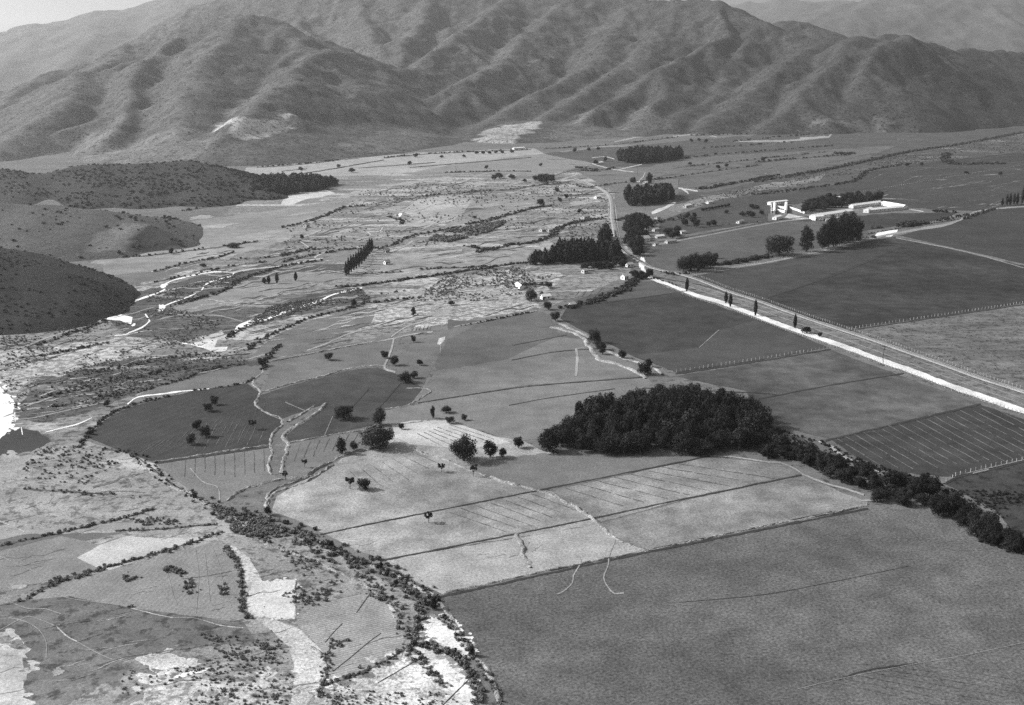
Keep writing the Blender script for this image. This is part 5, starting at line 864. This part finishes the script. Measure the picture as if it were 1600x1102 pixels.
def panel(root, name, x, y, z, w, h, face):     # a recessed-looking dark leaf set 3 cm proud of the wall: door or window with frame depth
    d = .05
    if face == 'front': v = [(x - w / 2, y - d, z), (x + w / 2, y - d, z), (x + w / 2, y - d, z + h), (x - w / 2, y - d, z + h), (x - w / 2, y + .02, z), (x + w / 2, y + .02, z), (x + w / 2, y + .02, z + h), (x - w / 2, y + .02, z + h)]
    else: v = [(x - d, y - w / 2, z), (x - d, y + w / 2, z), (x - d, y + w / 2, z + h), (x - d, y - w / 2, z + h), (x + .02, y - w / 2, z), (x + .02, y + w / 2, z), (x + .02, y + w / 2, z + h), (x + .02, y - w / 2, z + h)]
    link(name, mesh(name, v, [(0, 1, 2, 3), (0, 4, 5, 1), (1, 5, 6, 2), (2, 6, 7, 3), (3, 7, 4, 0)], SHADE_OPENING), root)
def house(p0, p1, W, hw, hr, label, name='farmhouse', wall=None, roof=None, windows=2, group=None):
    """long side runs between two ground pixels, the body lies behind that line"""
    a = np.array(G(*p0)); b = np.array(G(*p1)); d = b - a; L = np.linalg.norm(d); ang = math.atan2(d[1], d[0])
    nrm = np.array([-d[1], d[0], 0]) / L; c = (a + b) / 2 + nrm * W / 2
    root = bpy.data.objects.new(name, None); COL.objects.link(root); root.location = tuple(c); root.rotation_euler = (0, 0, ang)
    gable(root, L, W, hw, hr, wall or WHITEWASH, roof or PALE_ROOF); n = windows
    for k in range(n):
        x = -L / 2 + L * (k + .7) / (n + .4); panel(root, 'window', x, -W / 2, 1.0, .9, 1.1, 'front')
    panel(root, 'door', -L / 2 + L * .3 / (n + .4), -W / 2, .02, 1.0, 2.0, 'front'); panel(root, 'window', -L / 2, 0, 1.0, .9, 1.0, 'side')
    return tag(root, label, 'house' if name != 'barn' else 'barn', group)
house((1273, 343), (1333, 334), 7, 3.4, 1.6, 'long white farm building nearest the tall trees', 'farm_building', windows=9); house((1274, 345), (1287, 344), 6, 4.2, 1.2, 'white end block at left of the long farm building', 'farm_building', windows=2)
house((1333, 326), (1378, 320), 6, 3.2, 1.4, 'white rear wing behind the farmstead courtyard', 'farm_building', windows=7); house((1377, 321), (1411, 327), 6, 3.2, 1.4, 'slanting white wing closing the courtyard at right', 'farm_building', windows=5); house((1358, 333), (1412, 328), 6, 3.2, 1.4, 'white front wing of the farmstead courtyard', 'farm_building', windows=8); house((1357, 333), (1364, 331), 6, 4, 1.2, 'small white block at the left end of the courtyard front', 'farm_building', windows=1)
house((1204, 321), (1231, 318), 5, 3.2, .8, 'white back building of the walled corral left of farmstead', 'farm_building', windows=4); house((1211, 335), (1212, 322), 2.4, 3.6, .5, 'white left side wing of the walled corral', 'farm_building', windows=3); house((1229, 334), (1230, 321), 2.4, 3.6, .5, 'white right side wing of the walled corral', 'farm_building', windows=3); house((1213, 344), (1222, 342), 5, 3, 1.0, 'small white hut before the walled corral', 'farm_building', windows=1)
def low_wall(pts, h, th, label):
    wp = np.array([G(*p) for p in pts]); root = None; V, Fc = [], []
    for a, b in zip(wp[:-1], wp[1:]):
        d = (b - a)[:2]; n = np.array([-d[1], d[0]]) / np.linalg.norm(d) * th / 2; o = len(V)
        for z in (-.1, h):
            for q in (a[:2] - n, b[:2] - n, b[:2] + n, a[:2] + n): V.append((q[0], q[1], z))
        Fc += [(o, o + 1, o + 5, o + 4), (o + 1, o + 2, o + 6, o + 5), (o + 2, o + 3, o + 7, o + 6), (o + 3, o, o + 4, o + 7), (o + 4, o + 5, o + 6, o + 7)]
    return tag(link('yard_wall', mesh('yard_wall', V, Fc, WHITEWASH)), label, 'wall')
low_wall([(1205, 334), (1205, 322)], 2.6, .5, 'white outer wall at the left of the corral'); low_wall([(1213, 325), (1229, 327)], 2.6, .5, 'upper white cross wall inside the corral'); low_wall([(1213, 330), (1226, 333)], 2.6, .5, 'lower white cross wall inside the corral'); low_wall([(1290, 346), (1335, 337)], 1.8, .5, 'white garden wall in front of the long farm building'); low_wall([(1234, 326), (1246, 330), (1257, 334)], 2.2, .5, 'white wall running from corral toward the garden'); low_wall([(1303, 309), (1325, 312)], 2.4, .6, 'white wall behind the farm garden')
for a in [((1004, 378), (1016, 377), 9, 4, 2.6, 'large white-roofed shed among the village trees'), ((1027, 373), (1038, 372), 5, 2.8, 1.4, 'white house second row right of the large shed'), ((1043, 381), (1057, 379), 5, 2.8, 1.4, 'lowest long white house at the village edge'), ((1065, 366), (1072, 365), 5, 2.8, 1.4, 'small white house at right of the village'), ((1023, 362), (1030, 361), 5, 2.8, 1.4, 'small white house above the large shed'), ((1012, 360), (1018, 359), 5, 2.8, 1.4, 'small house in trees left of the village'), ((1027, 343), (1032, 342), 5, 2.8, 1.4, 'topmost white house of the village by the bushes'), ((1024, 385), (1029, 384), 4, 3, 1.2, 'tiny white hut on the village lower edge'),
          ((1155, 350), (1163, 348), 5, 3, 1.4, 'white house alone between village and farmstead'), ((1072, 325), (1081, 323), 6, 3, 1.4, 'white house left on the scrub edge above the orchard'), ((1107, 319), (1114, 318), 6, 3, 1.4, 'white house right on the scrub edge above the orchard'), ((848, 469), (861, 468), 7, 3.2, 1.6, 'white-roofed farmhouse beside the domed tree'), ((892, 481), (900, 480), 5, 3, 1.4, 'small white house in trees below the farmhouse'), ((913, 428), (919, 427), 5, 3.4, 1.4, 'white house at the front of the square plantation'), ((976, 438), (982, 437), 6, 4, 1.6, 'white house among trees below the crossing'), ((981, 418), (990, 417), 5, 3, 1.4, 'white station hut left of the crossing'),
          ((964, 379), (966, 378), 5, 4, 1.4, 'small white hut on the railway line'), ((913, 343), (922, 341), 7, 3.4, 1.6, 'white house left of the railway straight'), ((847, 363), (853, 362), 6, 3.2, 1.6, 'left white house of the pair near the pale road'), ((858, 363), (863, 362), 5, 3, 1.4, 'right small house of the pair near the pale road'), ((932, 311), (940, 310), 6, 3.4, 1.6, 'white house beside the railway bend'), ((603, 414), (610, 413), 5, 3.2, 1.8, 'lower white hut right of the poplar row'), ((603, 396), (609, 395), 5, 3.2, 1.8, 'upper white hut right of the poplar row'), ((479, 356), (484, 355), 6, 3.6, 1.8, 'white hut alone in the left scrub fields'), ((935, 257), (943, 256), 8, 3.4, 1.6, 'far white house above the white track'), ((1000, 285), (1005, 284), 6, 3, 1.4, 'left white house at the white track end'), ((1009, 288), (1014, 287), 6, 3, 1.4, 'right white house at the white track end'), ((803, 234), (820, 233), 8, 3.4, 1.6, 'far white row house under the pale hillside field'),
          ((1305, 207), (1318, 206), 10, 4, 2, 'leftmost white house at the foot of the right mountain'), ((1322, 207), (1345, 205), 10, 4, 2, 'long white house at the foot of the right mountain'), ((1365, 205), (1372, 204), 10, 4, 2, 'small white house right at the foot of the right mountain'), ((805, 448), (812, 453), 4, 3, 1.4, 'pale hut left of the domed tree')]:
    house(a[0], a[1], a[2] * .75, a[3] * .75, a[4] * .8, a[5], windows=2, wall=rng.choice([WHITEWASH, DULL_WALL, DULL_WALL]), roof=rng.choice([PALE_ROOF, GREY_ROOF, TILE_ROOF, TILE_ROOF]))
cw = np.array(G(1224, 996))
# ------------------------------------------------------------------ haze: the air of the valley
HZ = bpy.data.materials.new('haze'); HZ.use_nodes = True; nt = HZ.node_tree
for n in list(nt.nodes):
    if n.type == 'BSDF_PRINCIPLED': nt.nodes.remove(n)
pv = nt.nodes.new('ShaderNodeVolumePrincipled'); pv.inputs['Color'].default_value = (.92, .92, .92, 1); pv.inputs['Density'].default_value = 0.00006; pv.inputs['Anisotropy'].default_value = 0.6
nt.links.new(pv.outputs[0], nt.nodes['Material Output'].inputs['Volume'])
zt = 1100.0
hv = [(x, y, z) for z in (-9.5, zt) for x, y in ((-21000, -1400), (21000, -1400), (21000, 25000), (-21000, 25000))]
tag(link('haze', mesh('haze', hv, [(0, 3, 2, 1), (4, 5, 6, 7), (0, 1, 5, 4), (1, 2, 6, 5), (2, 3, 7, 6), (3, 0, 4, 7)], HZ)), kind='stuff')
